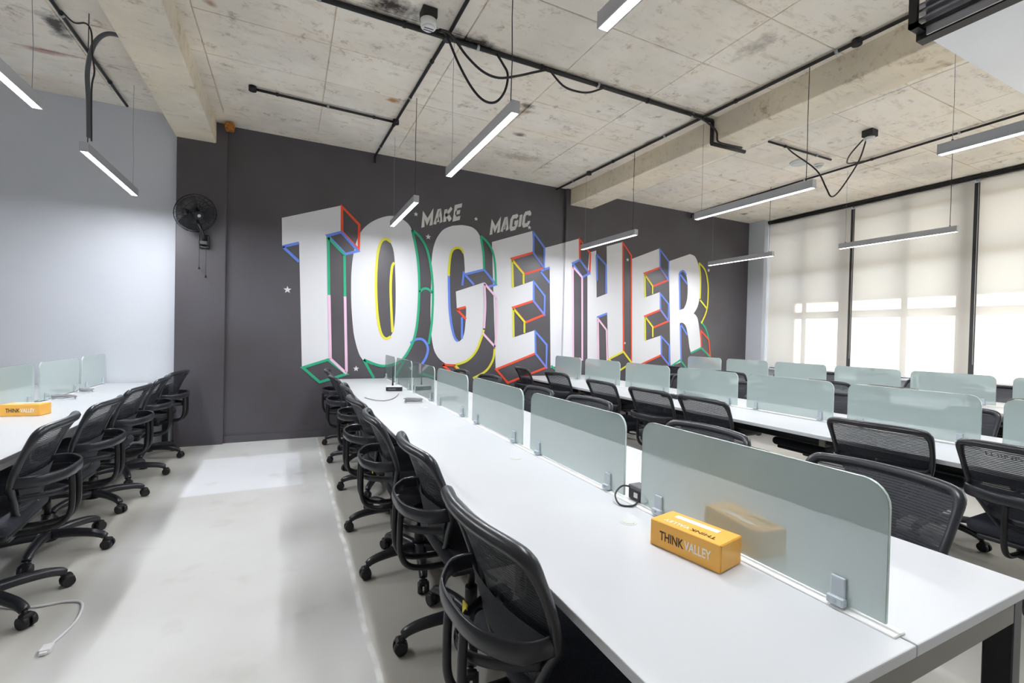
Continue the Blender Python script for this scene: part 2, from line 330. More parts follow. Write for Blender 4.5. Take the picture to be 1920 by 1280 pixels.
LETTERS=[('T', [(-0.102, 2.779), (0.594, 3.033), (0.606, 2.697), (0.42, 2.628), (0.496, 1.02), (0.157, 0.903), (0.099, 2.495), (-0.093, 2.426)], [], [('red', [(0.604, 3.019), (0.825, 2.81), (0.825, 2.48), (0.61, 2.692), (0.604, 3.019)]), ('blue', [(0.434, 2.619), (0.6, 2.684), (0.818, 2.458), (0.658, 2.401), (0.434, 2.619)]), ('blue', [(-0.089, 2.421), (0.099, 2.487)]), ('blue', [(-0.084, 2.421), (0.103, 2.25)]), ('green', [(0.442, 2.606), (0.464, 1.849)]), ('green', [(0.442, 2.594), (0.649, 2.387)]), ('green', [(0.645, 2.387), (0.662, 1.84)]), ('pink', [(0.466, 1.849), (0.496, 1.02)]), ('pink', [(0.662, 1.84), (0.698, 0.841)]), ('pink', [(0.496, 1.016), (0.7, 0.818)]), ('green', [(0.167, 0.903), (0.467, 1.004), (0.701, 0.813), (0.371, 0.711), (0.167, 0.903)])]), ('O', [(1.235, 2.983), (1.283, 2.986), (1.328, 2.981), (1.371, 2.969), (1.41, 2.952), (1.446, 2.93), (1.479, 2.905), (1.508, 2.87), (1.535, 2.824), (1.557, 2.762), (1.577, 2.687), (1.593, 2.605), (1.608, 2.52), (1.622, 2.433), (1.634, 2.341), (1.644, 2.244), (1.65, 2.143), (1.654, 2.034), (1.654, 1.917), (1.653, 1.801), (1.649, 1.695), (1.642, 1.599), (1.634, 1.51), (1.623, 1.429), (1.61, 1.357), (1.595, 1.295), (1.577, 1.244), (1.558, 1.198), (1.536, 1.154), (1.512, 1.11), (1.487, 1.068), (1.459, 1.03), (1.428, 0.998), (1.393, 0.973), (1.355, 0.953), (1.315, 0.939), (1.276, 0.928), (1.238, 0.921), (1.2, 0.919), (1.162, 0.92), (1.126, 0.922), (1.093, 0.924), (1.062, 0.927), (1.031, 0.933), (1.0, 0.945), (0.967, 0.96), (0.934, 0.979), (0.903, 1.004), (0.874, 1.042), (0.85, 1.093), (0.828, 1.157), (0.809, 1.226), (0.792, 1.296), (0.779, 1.365), (0.77, 1.436), (0.762, 1.511), (0.755, 1.592), (0.748, 1.682), (0.742, 1.78), (0.738, 1.878), (0.736, 1.97), (0.735, 2.055), (0.736, 2.135), (0.739, 2.212), (0.744, 2.287), (0.752, 2.361), (0.762, 2.434), (0.774, 2.503), (0.789, 2.565), (0.806, 2.62), (0.825, 2.669), (0.847, 2.713), (0.873, 2.755), (0.905, 2.794), (0.941, 2.831), (0.982, 2.865), (1.025, 2.895), (1.074, 2.924), (1.129, 2.95), (1.184, 2.971)], [(1.178, 2.657), (1.201, 2.654), (1.223, 2.639), (1.243, 2.614), (1.26, 2.582), (1.276, 2.54), (1.288, 2.488), (1.298, 2.426), (1.304, 2.354), (1.31, 2.272), (1.316, 2.176), (1.321, 2.071), (1.325, 1.966), (1.327, 1.86), (1.328, 1.754), (1.327, 1.658), (1.323, 1.574), (1.318, 1.5), (1.309, 1.438), (1.298, 1.39), (1.284, 1.354), (1.268, 1.327), (1.252, 1.308), (1.233, 1.297), (1.215, 1.293), (1.197, 1.296), (1.178, 1.306), (1.161, 1.325), (1.145, 1.351), (1.13, 1.386), (1.117, 1.433), (1.103, 1.493), (1.091, 1.566), (1.081, 1.648), (1.072, 1.742), (1.065, 1.845), (1.06, 1.949), (1.058, 2.052), (1.057, 2.156), (1.059, 2.25), (1.061, 2.332), (1.065, 2.404), (1.071, 2.467), (1.079, 2.52), (1.09, 2.564), (1.104, 2.599), (1.126, 2.628), (1.152, 2.648)], [('yellow', [(1.247, 2.624), (1.237, 2.629), (1.224, 2.638), (1.208, 2.648), (1.192, 2.655), (1.178, 2.657), (1.164, 2.655), (1.151, 2.649), (1.138, 2.641), (1.126, 2.628), (1.115, 2.611), (1.105, 2.59), (1.096, 2.564), (1.088, 2.535), (1.082, 2.502), (1.075, 2.467), (1.07, 2.43), (1.066, 2.39), (1.063, 2.347), (1.06, 2.3), (1.059, 2.25), (1.057, 2.195), (1.057, 2.136), (1.057, 2.073), (1.058, 2.01), (1.06, 1.949), (1.063, 1.887), (1.066, 1.824), (1.071, 1.762), (1.075, 1.702), (1.081, 1.648), (1.087, 1.598), (1.094, 1.55), (1.101, 1.507), (1.109, 1.467), (1.117, 1.433), (1.125, 1.403), (1.133, 1.378), (1.142, 1.357), (1.151, 1.34), (1.161, 1.325), (1.171, 1.313), (1.182, 1.304), (1.193, 1.298), (1.204, 1.295), (1.215, 1.293), (1.227, 1.296), (1.239, 1.302), (1.251, 1.31), (1.261, 1.318), (1.268, 1.323)]), ('yellow', [(1.298, 2.347), (1.293, 2.339), (1.287, 2.33), (1.279, 2.317), (1.272, 2.297), (1.267, 2.268), (1.263, 2.228), (1.259, 2.18), (1.257, 2.125), (1.255, 2.066), (1.255, 2.005), (1.256, 1.94), (1.26, 1.868), (1.264, 1.794), (1.268, 1.722), (1.273, 1.656), (1.277, 1.592), (1.282, 1.528), (1.286, 1.469), (1.29, 1.419), (1.293, 1.383)]), ('green', [(1.534, 2.828), (1.545, 2.787), (1.56, 2.731), (1.577, 2.663), (1.594, 2.591), (1.608, 2.52), (1.62, 2.45), (1.63, 2.378), (1.638, 2.303), (1.645, 2.225), (1.65, 2.143), (1.653, 2.056), (1.655, 1.964), (1.654, 1.87), (1.652, 1.778), (1.649, 1.695), (1.644, 1.618), (1.638, 1.545), (1.63, 1.477), (1.621, 1.414), (1.61, 1.357), (1.598, 1.307), (1.585, 1.264), (1.57, 1.225), (1.553, 1.189), (1.536, 1.154), (1.517, 1.118), (1.497, 1.084), (1.476, 1.052), (1.453, 1.023), (1.428, 0.998), (1.4, 0.977), (1.37, 0.96), (1.339, 0.947), (1.307, 0.936), (1.276, 0.928), (1.247, 0.921), (1.219, 0.917), (1.191, 0.915), (1.16, 0.917), (1.126, 0.922), (1.085, 0.934), (1.036, 0.952), (0.987, 0.973), (0.945, 0.991), (0.916, 1.003)]), ('green', [(1.534, 2.828), (1.552, 2.816), (1.577, 2.799), (1.605, 2.779), (1.635, 2.754), (1.661, 2.727), (1.684, 2.696), (1.707, 2.663), (1.729, 2.625), (1.749, 2.583), (1.768, 2.536), (1.784, 2.481), (1.799, 2.419), (1.812, 2.354), (1.823, 2.288), (1.833, 2.225), (1.84, 2.167), (1.846, 2.111), (1.851, 2.055), (1.853, 1.996), (1.855, 1.931), (1.856, 1.859), (1.856, 1.78), (1.854, 1.699), (1.852, 1.619), (1.848, 1.544), (1.841, 1.471), (1.832, 1.396), (1.822, 1.326), (1.814, 1.267), (1.808, 1.225)]), ('green', [(1.659, 1.96), (1.666, 1.967), (1.675, 1.978), (1.686, 1.99), (1.698, 2.001), (1.71, 2.008), (1.723, 2.013), (1.737, 2.016), (1.751, 2.017), (1.765, 2.016), (1.779, 2.013), (1.794, 2.005), (1.81, 1.994), (1.825, 1.982), (1.838, 1.97), (1.848, 1.963)]), ('blue', [(1.545, 1.232), (1.556, 1.241), (1.57, 1.254), (1.587, 1.268), (1.605, 1.281), (1.623, 1.29), (1.641, 1.295), (1.66, 1.297), (1.679, 1.298), (1.697, 1.296), (1.714, 1.291), (1.73, 1.283), (1.745, 1.27), (1.758, 1.256), (1.77, 1.24), (1.78, 1.224), (1.788, 1.208), (1.793, 1.191), (1.797, 1.173), (1.799, 1.154), (1.798, 1.134), (1.796, 1.112), (1.791, 1.089), (1.784, 1.066), (1.776, 1.042), (1.766, 1.02), (1.754, 0.997), (1.739, 0.973), (1.723, 0.951), (1.709, 0.932), (1.699, 0.918)]), ('green', [(0.916, 1.003), (1.056, 0.749)]), ('green', [(1.294, 0.899), (1.205, 0.736)])]), ('G', [(2.27, 2.986), (2.295, 2.985), (2.33, 2.985), (2.371, 2.983), (2.411, 2.978), (2.445, 2.968), (2.473, 2.953), (2.499, 2.934), (2.522, 2.912), (2.543, 2.884), (2.562, 2.852), (2.578, 2.814), (2.591, 2.769), (2.602, 2.721), (2.611, 2.671), (2.619, 2.621), (2.626, 2.566), (2.631, 2.506), (2.634, 2.447), (2.636, 2.396), (2.638, 2.36), (2.332, 2.264), (2.33, 2.358), (2.327, 2.385), (2.324, 2.424), (2.32, 2.468), (2.316, 2.51), (2.31, 2.543), (2.304, 2.567), (2.297, 2.585), (2.289, 2.6), (2.281, 2.611), (2.272, 2.621), (2.262, 2.628), (2.251, 2.633), (2.24, 2.635), (2.229, 2.635), (2.217, 2.634), (2.205, 2.632), (2.193, 2.63), (2.18, 2.625), (2.168, 2.619), (2.157, 2.609), (2.146, 2.598), (2.136, 2.584), (2.126, 2.568), (2.118, 2.548), (2.11, 2.524), (2.104, 2.494), (2.1, 2.461), (2.096, 2.423), (2.093, 2.382), (2.091, 2.338), (2.089, 2.289), (2.089, 2.236), (2.089, 2.179), (2.09, 2.12), (2.092, 2.061), (2.094, 1.998), (2.097, 1.932), (2.1, 1.864), (2.104, 1.799), (2.109, 1.738), (2.115, 1.682), (2.122, 1.627), (2.129, 1.576), (2.138, 1.528), (2.146, 1.485), (2.156, 1.445), (2.166, 1.408), (2.177, 1.375), (2.188, 1.347), (2.199, 1.323), (2.209, 1.304), (2.219, 1.29), (2.229, 1.28), (2.239, 1.274), (2.249, 1.27), (2.26, 1.27), (2.271, 1.273), (2.282, 1.28), (2.292, 1.29), (2.303, 1.301), (2.312, 1.314), (2.321, 1.329), (2.33, 1.347), (2.338, 1.369), (2.345, 1.396), (2.351, 1.432), (2.355, 1.475), (2.359, 1.521), (2.362, 1.567), (2.365, 1.609), (2.366, 1.648), (2.367, 1.689), (2.366, 1.726), (2.366, 1.758), (2.366, 1.78), (2.221, 1.748), (2.2, 2.003), (2.643, 2.169), (2.666, 1.86), (2.666, 1.82), (2.665, 1.763), (2.664, 1.697), (2.662, 1.631), (2.658, 1.572), (2.652, 1.52), (2.644, 1.471), (2.635, 1.423), (2.624, 1.377), (2.612, 1.331), (2.599, 1.285), (2.584, 1.238), (2.567, 1.194), (2.549, 1.152), (2.528, 1.115), (2.505, 1.082), (2.479, 1.053), (2.452, 1.027), (2.422, 1.004), (2.392, 0.984), (2.36, 0.967), (2.325, 0.952), (2.289, 0.941), (2.253, 0.932), (2.22, 0.926), (2.189, 0.922), (2.16, 0.921), (2.131, 0.922), (2.103, 0.928), (2.074, 0.939), (2.044, 0.956), (2.012, 0.978), (1.981, 1.004), (1.953, 1.033), (1.929, 1.066), (1.909, 1.099), (1.893, 1.134), (1.88, 1.174), (1.869, 1.218), (1.858, 1.271), (1.849, 1.333), (1.842, 1.403), (1.835, 1.478), (1.831, 1.556), (1.827, 1.634), (1.825, 1.713), (1.824, 1.794), (1.824, 1.877), (1.825, 1.961), (1.825, 2.043), (1.825, 2.127), (1.824, 2.214), (1.823, 2.299), (1.824, 2.38), (1.828, 2.451), (1.833, 2.513), (1.841, 2.568), (1.85, 2.617), (1.862, 2.663), (1.876, 2.706), (1.893, 2.747), (1.913, 2.785), (1.935, 2.819), (1.958, 2.85), (1.983, 2.877), (2.011, 2.9), (2.044, 2.92), (2.076, 2.935), (2.105, 2.947), (2.125, 2.957)], [], [('yellow', [(2.305, 2.578), (2.3, 2.585), (2.295, 2.596), (2.288, 2.608), (2.28, 2.619), (2.271, 2.628), (2.262, 2.634), (2.252, 2.64), (2.241, 2.644), (2.229, 2.646), (2.217, 2.646), (2.203, 2.644), (2.188, 2.64), (2.172, 2.634), (2.157, 2.626), (2.145, 2.615), (2.134, 2.602), (2.126, 2.587), (2.118, 2.57), (2.111, 2.549), (2.106, 2.523), (2.1, 2.491), (2.096, 2.452), (2.093, 2.411), (2.09, 2.372), (2.088, 2.337), (2.087, 2.308), (2.086, 2.281), (2.086, 2.256), (2.086, 2.236), (2.086, 2.222)]), ('blue', [(2.086, 2.222), (2.087, 2.187), (2.089, 2.139), (2.091, 2.082), (2.094, 2.023), (2.097, 1.969), (2.099, 1.918), (2.101, 1.866), (2.104, 1.815), (2.107, 1.764), (2.112, 1.715), (2.118, 1.666), (2.125, 1.618), (2.132, 1.571), (2.14, 1.526), (2.149, 1.485), (2.158, 1.446), (2.168, 1.41), (2.178, 1.376), (2.189, 1.347), (2.199, 1.323), (2.21, 1.305), (2.221, 1.292), (2.232, 1.284), (2.242, 1.278), (2.249, 1.272)]), ('blue', [(2.318, 2.31), (2.296, 2.098)]), ('blue', [(2.302, 1.63), (2.31, 1.313)]), ('green', [(2.57, 2.848), (2.577, 2.818), (2.587, 2.775), (2.599, 2.725), (2.61, 2.672), (2.619, 2.621), (2.625, 2.567), (2.63, 2.508), (2.633, 2.45), (2.636, 2.4), (2.638, 2.365)]), ('green', [(2.57, 2.862), (2.589, 2.849), (2.616, 2.83), (2.648, 2.807), (2.679, 2.779), (2.707, 2.749), (2.729, 2.717), (2.751, 2.682), (2.771, 2.643), (2.788, 2.597), (2.803, 2.542), (2.815, 2.469), (2.824, 2.379), (2.831, 2.286), (2.836, 2.204), (2.84, 2.147)]), ('blue', [(2.332, 2.264), (2.638, 2.36), (2.84, 2.149), (2.702, 2.101)]), ('blue', [(2.342, 2.253), (2.481, 2.122)]), ('red', [(2.221, 1.743), (2.361, 1.783)]), ('red', [(2.226, 1.739), (2.367, 1.604)]), ('pink', [(2.643, 2.157), (2.858, 1.947)]), ('pink', [(2.649, 2.146), (2.652, 2.1), (2.657, 2.036), (2.663, 1.962), (2.668, 1.884), (2.67, 1.812), (2.67, 1.739), (2.668, 1.661), (2.665, 1.586), (2.662, 1.521), (2.66, 1.476)]), ('pink', [(2.85, 1.947), (2.853, 1.893), (2.858, 1.817), (2.863, 1.729), (2.867, 1.638), (2.868, 1.554), (2.866, 1.472), (2.861, 1.384), (2.855, 1.3), (2.85, 1.228), (2.846, 1.177)]), ('pink', [(2.636, 1.403), (2.851, 1.194)]), ('yellow', [(2.656, 1.452), (2.651, 1.433), (2.644, 1.406), (2.635, 1.375), (2.625, 1.341), (2.613, 1.307), (2.599, 1.27), (2.584, 1.23), (2.568, 1.189), (2.549, 1.15), (2.528, 1.115), (2.505, 1.084), (2.479, 1.055), (2.452, 1.028), (2.422, 1.005), (2.392, 0.984), (2.357, 0.967), (2.317, 0.953), (2.278, 0.942), (2.244, 0.933), (2.22, 0.926)]), ('yellow', [(2.841, 1.165), (2.839, 1.142), (2.837, 1.109), (2.834, 1.071), (2.827, 1.032), (2.816, 0.995), (2.8, 0.96), (2.781, 0.924), (2.759, 0.889), (2.732, 0.856), (2.702, 0.827), (2.664, 0.8), (2.617, 0.775), (2.57, 0.753), (2.528, 0.735), (2.499, 0.722)]), ('yellow', [(2.22, 0.914), (2.36, 0.76)]), ('red', [(2.015, 0.927), (2.225, 0.917)]), ('red', [(2.022, 0.927), (2.137, 0.834)]), ('red', [(2.201, 0.912), (2.322, 0.784)])]), ('E', [(2.757, 2.789), (3.449, 3.04), (3.472, 2.705), (3.092, 2.572), (3.122, 2.116), (3.484, 2.254), (3.493, 1.945), (3.138, 1.816), (3.158, 1.346), (3.533, 1.468), (3.557, 1.104), (2.868, 0.856)], [], [('blue', [(3.471, 3.014), (3.675, 2.797), (3.675, 2.473), (3.477, 2.694), (3.471, 3.014)]), ('red', [(3.097, 2.568), (3.472, 2.7), (3.675, 2.47), (3.321, 2.348), (3.097, 2.568)]), ('yellow', [(3.103, 2.552), (3.13, 2.119)]), ('yellow', [(3.105, 2.545), (3.313, 2.345)]), ('yellow', [(3.307, 2.345), (3.312, 2.19)]), ('blue', [(3.493, 2.24), (3.702, 2.024), (3.702, 1.729), (3.501, 1.933), (3.493, 2.24)]), ('red', [(3.14, 1.813), (3.493, 1.935), (3.702, 1.724), (3.36, 1.587), (3.14, 1.813)]), ('yellow', [(3.141, 1.797), (3.16, 1.348)]), ('yellow', [(3.146, 1.795), (3.355, 1.587)]), ('yellow', [(3.344, 1.586), (3.348, 1.421)]), ('blue', [(3.542, 1.451), (3.761, 1.238), (3.763, 0.878), (3.56, 1.096), (3.542, 1.451)]), ('red', [(2.876, 0.851), (3.557, 1.099), (3.765, 0.873), (3.078, 0.639), (2.876, 0.851)])]), ('T', [(3.688, 2.799), (4.3, 3.004), (4.326, 2.66), (4.177, 2.597), (4.238, 0.962), (3.844, 0.865), (3.781, 2.499), (3.692, 2.462)], [], [('red', [(4.307, 2.995), (4.534, 2.78), (4.529, 2.456), (4.326, 2.65), (4.307, 2.995)]), ('blue', [(4.186, 2.588), (4.326, 2.655), (4.523, 2.446), (4.38, 2.374), (4.186, 2.588)]), ('pink', [(4.188, 2.528), (4.244, 0.962)]), ('pink', [(4.377, 2.369), (4.422, 0.986)]), ('pink', [(4.194, 2.529), (4.38, 2.369)]), ('blue', [(3.603, 2.416), (3.781, 2.491)]), ('blue', [(3.608, 2.412), (3.788, 2.24)]), ('green', [(3.855, 0.902), (3.928, 0.84)])]), ('H', [(4.484, 2.428), (4.512, 2.796), (4.686, 2.856), (4.72, 2.057), (4.939, 2.14), (4.903, 2.95), (5.24, 3.059), (5.328, 1.144), (5.001, 1.011), (4.95, 1.803), (4.737, 1.717), (4.785, 0.921), (4.532, 0.884)], [], [('blue', [(4.694, 2.788), (4.897, 2.628), (4.913, 2.136)]), ('blue', [(4.694, 2.788), (4.717, 2.344)]), ('red', [(5.247, 3.049), (5.444, 2.843), (5.513, 0.952), (5.328, 1.144), (5.247, 3.049)]), ('blue', [(4.737, 1.72), (4.95, 1.798)]), ('pink', [(4.744, 1.71), (4.943, 1.51)]), ('pink', [(4.757, 1.68), (4.793, 0.96)]), ('pink', [(4.943, 1.51), (4.977, 0.959)]), ('yellow', [(5.008, 1.006), (5.321, 1.136), (5.513, 0.944), (5.25, 0.805), (5.008, 1.006)])]), ('E', [(5.456, 2.783), (6.087, 3.033), (6.117, 2.693), (5.749, 2.554), (5.775, 2.117), (6.134, 2.24), (6.153, 1.918), (5.787, 1.785), (5.81, 1.337), (6.185, 1.44), (6.206, 1.085), (5.534, 0.844)], [], [('blue', [(6.106, 3.016), (6.325, 2.819), (6.327, 2.474), (6.125, 2.688), (6.106, 3.016)]), ('red', [(5.753, 2.551), (6.118, 2.687), (6.323, 2.471), (5.958, 2.333), (5.753, 2.551)]), ('yellow', [(5.761, 2.533), (5.789, 2.121)]), ('yellow', [(5.761, 2.527), (5.958, 2.33)]), ('yellow', [(5.951, 2.329), (5.956, 2.193)]), ('blue', [(6.142, 2.213), (6.355, 2.025), (6.355, 1.723), (6.161, 1.913), (6.142, 2.213)]), ('red', [(5.791, 1.782), (6.153, 1.912), (6.363, 1.715), (5.996, 1.582), (5.791, 1.782)]), ('yellow', [(5.795, 1.766), (5.817, 1.343)]), ('yellow', [(5.802, 1.766), (5.993, 1.581)]), ('yellow', [(5.982, 1.581), (5.988, 1.409)]), ('blue', [(6.193, 1.424), (6.399, 1.257), (6.409, 0.892), (6.213, 1.077), (6.193, 1.424)]), ('red', [(5.551, 0.844), (6.206, 1.08), (6.413, 0.884), (6.152, 0.761)])]), ('R', [(6.332, 2.822), (6.857, 3.007), (6.877, 3.004), (6.905, 3.001), (6.937, 2.995), (6.969, 2.985), (6.996, 2.969), (7.019, 2.945), (7.041, 2.916), (7.06, 2.881), (7.078, 2.844), (7.094, 2.805), (7.109, 2.765), (7.123, 2.723), (7.135, 2.679), (7.144, 2.631), (7.152, 2.578), (7.156, 2.519), (7.159, 2.453), (7.159, 2.385), (7.156, 2.319), (7.152, 2.259), (7.146, 2.206), (7.138, 2.155), (7.128, 2.108), (7.116, 2.064), (7.102, 2.025), (7.083, 1.988), (7.06, 1.954), (7.036, 1.924), (7.015, 1.899), (7.0, 1.881), (7.041, 1.863), (7.05, 1.854), (7.064, 1.843), (7.08, 1.828), (7.097, 1.807), (7.112, 1.779), (7.125, 1.741), (7.138, 1.695), (7.15, 1.644), (7.162, 1.589), (7.174, 1.534), (7.186, 1.472), (7.198, 1.401), (7.21, 1.332), (7.219, 1.271), (7.226, 1.229), (6.951, 1.125), (6.911, 1.24), (6.905, 1.272), (6.896, 1.318), (6.886, 1.371), (6.874, 1.423), (6.863, 1.469), (6.852, 1.507), (6.841, 1.544), (6.829, 1.578), (6.816, 1.608), (6.802, 1.633), (6.786, 1.653), (6.768, 1.668), (6.75, 1.679), (6.731, 1.687), (6.715, 1.693), (6.7, 1.695), (6.684, 1.693), (6.67, 1.689), (6.659, 1.685), (6.65, 1.683), (6.706, 0.947), (6.443, 0.864)], [(6.595, 2.621), (6.696, 2.671), (6.708, 2.665), (6.724, 2.658), (6.743, 2.647), (6.761, 2.631), (6.776, 2.607), (6.788, 2.573), (6.8, 2.53), (6.81, 2.482), (6.818, 2.432), (6.824, 2.382), (6.826, 2.331), (6.827, 2.277), (6.825, 2.222), (6.821, 2.171), (6.814, 2.125), (6.803, 2.084), (6.787, 2.046), (6.769, 2.012), (6.754, 1.985), (6.743, 1.965), (6.637, 1.931)], [('yellow', [(7.1, 2.863), (7.124, 2.847), (7.158, 2.825), (7.198, 2.798), (7.236, 2.767), (7.267, 2.733), (7.289, 2.694), (7.309, 2.65), (7.325, 2.603), (7.338, 2.555), (7.349, 2.505), (7.358, 2.456), (7.364, 2.404), (7.367, 2.352), (7.368, 2.298), (7.368, 2.243), (7.367, 2.185), (7.365, 2.125), (7.361, 2.065), (7.353, 2.005), (7.339, 1.948), (7.317, 1.891), (7.288, 1.832), (7.255, 1.776), (7.227, 1.729), (7.207, 1.695)]), ('yellow', [(7.1, 2.858), (7.108, 2.822), (7.119, 2.772), (7.132, 2.713), (7.144, 2.647), (7.152, 2.578), (7.156, 2.499), (7.157, 2.406), (7.157, 2.312), (7.156, 2.23), (7.156, 2.172)]), ('yellow', [(7.157, 2.149), (7.346, 1.99)]), ('blue', [(6.599, 2.618), (6.637, 1.937)]), ('blue', [(6.603, 2.616), (6.81, 2.433)]), ('blue', [(6.599, 2.627), (6.612, 2.635), (6.631, 2.648), (6.653, 2.662), (6.676, 2.672), (6.696, 2.674), (6.715, 2.666), (6.735, 2.65), (6.753, 2.631), (6.769, 2.613), (6.78, 2.601)]), ('red', [(7.201, 1.558), (7.424, 1.387), (7.479, 1.062), (7.227, 1.223), (7.201, 1.558)]), ('green', [(7.186, 1.738), (7.206, 1.719), (7.237, 1.694), (7.271, 1.663), (7.305, 1.63), (7.333, 1.596), (7.356, 1.558), (7.378, 1.514), (7.397, 1.47), (7.412, 1.431), (7.423, 1.404)]), ('green', [(6.952, 1.119), (7.227, 1.223), (7.467, 1.048)]), ('green', [(6.443, 0.864), (6.685, 0.987), (6.857, 0.823)]), ('blue', [(6.662, 1.669), (6.709, 0.959)]), ('blue', [(6.666, 1.669), (6.848, 1.463)])])]
STARS=[(-0.024, 1.886, 0.048), (1.586, 3.052, 0.035), (1.77, 2.755, 0.043), (2.492, 3.104, 0.033), (0.82, 0.882, 0.04), (1.441, 0.876, 0.037), (3.394, 3.087, 0.037), (5.366, 2.761, 0.037), (5.353, 1.29, 0.028), (7.368, 2.741, 0.042)]
MURAL_TEXT=[('MAKE', [(1.672, 2.858), (2.258, 3.078), (2.288, 3.3), (1.681, 3.069)]), ('MAGIC', [(2.72, 2.876), (3.388, 3.122), (3.421, 3.353), (2.739, 3.091)])]
# ================================================================ the setting
X0, X1, Y0, YW, ZC = -4.6, 8.95, -3.2, 6.49, 3.78
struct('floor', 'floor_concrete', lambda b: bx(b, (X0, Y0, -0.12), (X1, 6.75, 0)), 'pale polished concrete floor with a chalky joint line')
ceiling = struct('ceiling', 'ceiling_concrete', lambda b: bx(b, (X0, Y0, ZC + 0.016), (X1, 6.75, ZC + 0.25)), 'bare board-marked concrete slab in large panels')
GX, GY = 0.972, 0.635
pm = None
for i in range(-5, 9):
    for j in range(-2, 8):
        cx = 0.28 + (i + 0.5) * GX; cy = 2.31 + (j + 0.5) * GY
        if cx < X0 or cx > 8.6 or cy > 6.35: continue
        if pm is None:
            o = part('ceiling_panel', 'ceiling_concrete', ceiling, lambda b: bx(b, (-GX / 2 + 0.004, -GY / 2 + 0.004, 0), (GX / 2 - 0.004, GY / 2 - 0.004, 0.03), 0.003, 1)); pm = o.data
        else:
            o = bpy.data.objects.new('ceiling_panel', pm); COL.objects.link(o); o.parent = ceiling
        o.location = (cx, cy, ZC + random.uniform(-0.002, 0.002))
struct('ceiling_beam', 'beam_concrete', lambda b: bx(b, (-1.19, Y0, 3.545), (-0.80, 6.5, ZC + 0.01), 0.012, 2), 'board-marked concrete beam on the left above the aisle')
struct('ceiling_beam', 'beam_concrete', lambda b: bx(b, (4.12, Y0, 3.53), (4.55, 6.5, ZC + 0.01), 0.010, 2), 'long concrete beam crossing the ceiling toward the mural wall')
struct('wall_back', 'wall_dark', lambda b: bx(b, (-1.0, YW, 0), (8.60, 6.75, ZC + 0.03)), 'charcoal painted wall carrying the lettering mural')
struct('wall_back_left', 'wall_white', lambda b: bx(b, (X0, YW, 0), (-1.0, 6.75, ZC + 0.03)), 'white painted wall behind the left desk')
struct('wall_column', 'wall_dark', lambda b: bx(b, (-1.18, YW - 0.06, 0), (-0.69, YW + 0.02, ZC + 0.01), 0.006, 1), 'shallow charcoal column carrying the wall fan')
struct('wall_column', 'wall_dark', lambda b: bx(b, (4.043, YW - 0.05, 0), (4.62, YW + 0.02, ZC + 0.01), 0.004, 1), 'shallow charcoal column under the right beam')
struct('wall_left', 'wall_white', lambda b: bx(b, (X0 - 0.2, Y0, 0), (X0, 6.75, ZC + 0.2)))
struct('wall_front', 'wall_white', lambda b: bx(b, (X0 - 0.2, Y0 - 0.2, 0), (X1, Y0, ZC + 0.2)))
wr = struct('wall_right', 'wall_white', lambda b: (bx(b, (8.68, Y0, 0), (8.95, 6.14, 0.84)), bx(b, (8.68, Y0, 3.70), (8.95, 6.14, ZC + 0.02))), 'low white sill wall under the windows')
struct('wall_right_pier', 'wall_white', lambda b: bx(b, (8.50, 6.14, 0), (8.95, 6.5, ZC + 0.02), 0.004, 1), 'narrow white pier between mural wall and windows')
def base(b):
    bx(b, (-0.69, YW - 0.014, 0), (4.04, YW, 0.085)); bx(b, (4.63, YW - 0.014, 0), (8.5, YW, 0.085))
struct('baseboard_back', 'wall_dark', base)
# windows: frames and panes
wy = [6.14, 4.61, 3.03, 1.45, -0.13, -1.70, -3.15]
for k in range(6):
    a, b_ = wy[k + 1], wy[k]; mid = (a + b_) / 2
    def fr(b, a=a, b_=b_, mid=mid):
        bx(b, (8.77, a - 0.03, 0.84), (8.86, a + 0.17, 3.70)); bx(b, (8.785, b_ - 0.05, 0.84), (8.855, b_ - 0.03, 3.70))
        bx(b, (8.78, mid - 0.04, 0.84), (8.86, mid + 0.04, 3.70))
        for z in (0.86, 2.06, 2.76, 3.50, 3.69): bx(b, (8.785, a, z - 0.03), (8.855, b_, z + 0.03))
    wo = struct('window_%d' % (k + 1), 'window_frame', fr)
    zs = [0.86, 2.06, 2.76, 3.50, 3.69]
    for (p, q) in ((a + 0.17, mid - 0.04), (mid + 0.04, b_ - 0.05)):
        for z0, z1 in zip(zs, zs[1:]):
            part('pane', 'window_glass', wo, lambda b: bx(b, (8.817, p, z0 + 0.03), (8.823, q, z1 - 0.03)))
struct('window_ledge', 'wall_white', lambda b: bx(b, (8.56, Y0, 0.82), (8.70, 6.14, 0.85), 0.004, 1), 'white ledge below the blinds')
# outside
struct('outside_ground', 'ground', lambda b: bx(b, (9.0, -30, -1.2), (60, 40, -1.0)))
struct('roof_overhang', 'beam_concrete', lambda b: bx(b, (8.95, -6, 3.86), (10.45, 12, 4.05)))
struct('opposite_building', 'building', lambda b: (bx(b, (12.2, 5.25, -1.2), (17, 13, 5.6)), bx(b, (12.2, 4.2, -1.2), (17, 5.25, 3.6))), 'plain grey block outside the windows')
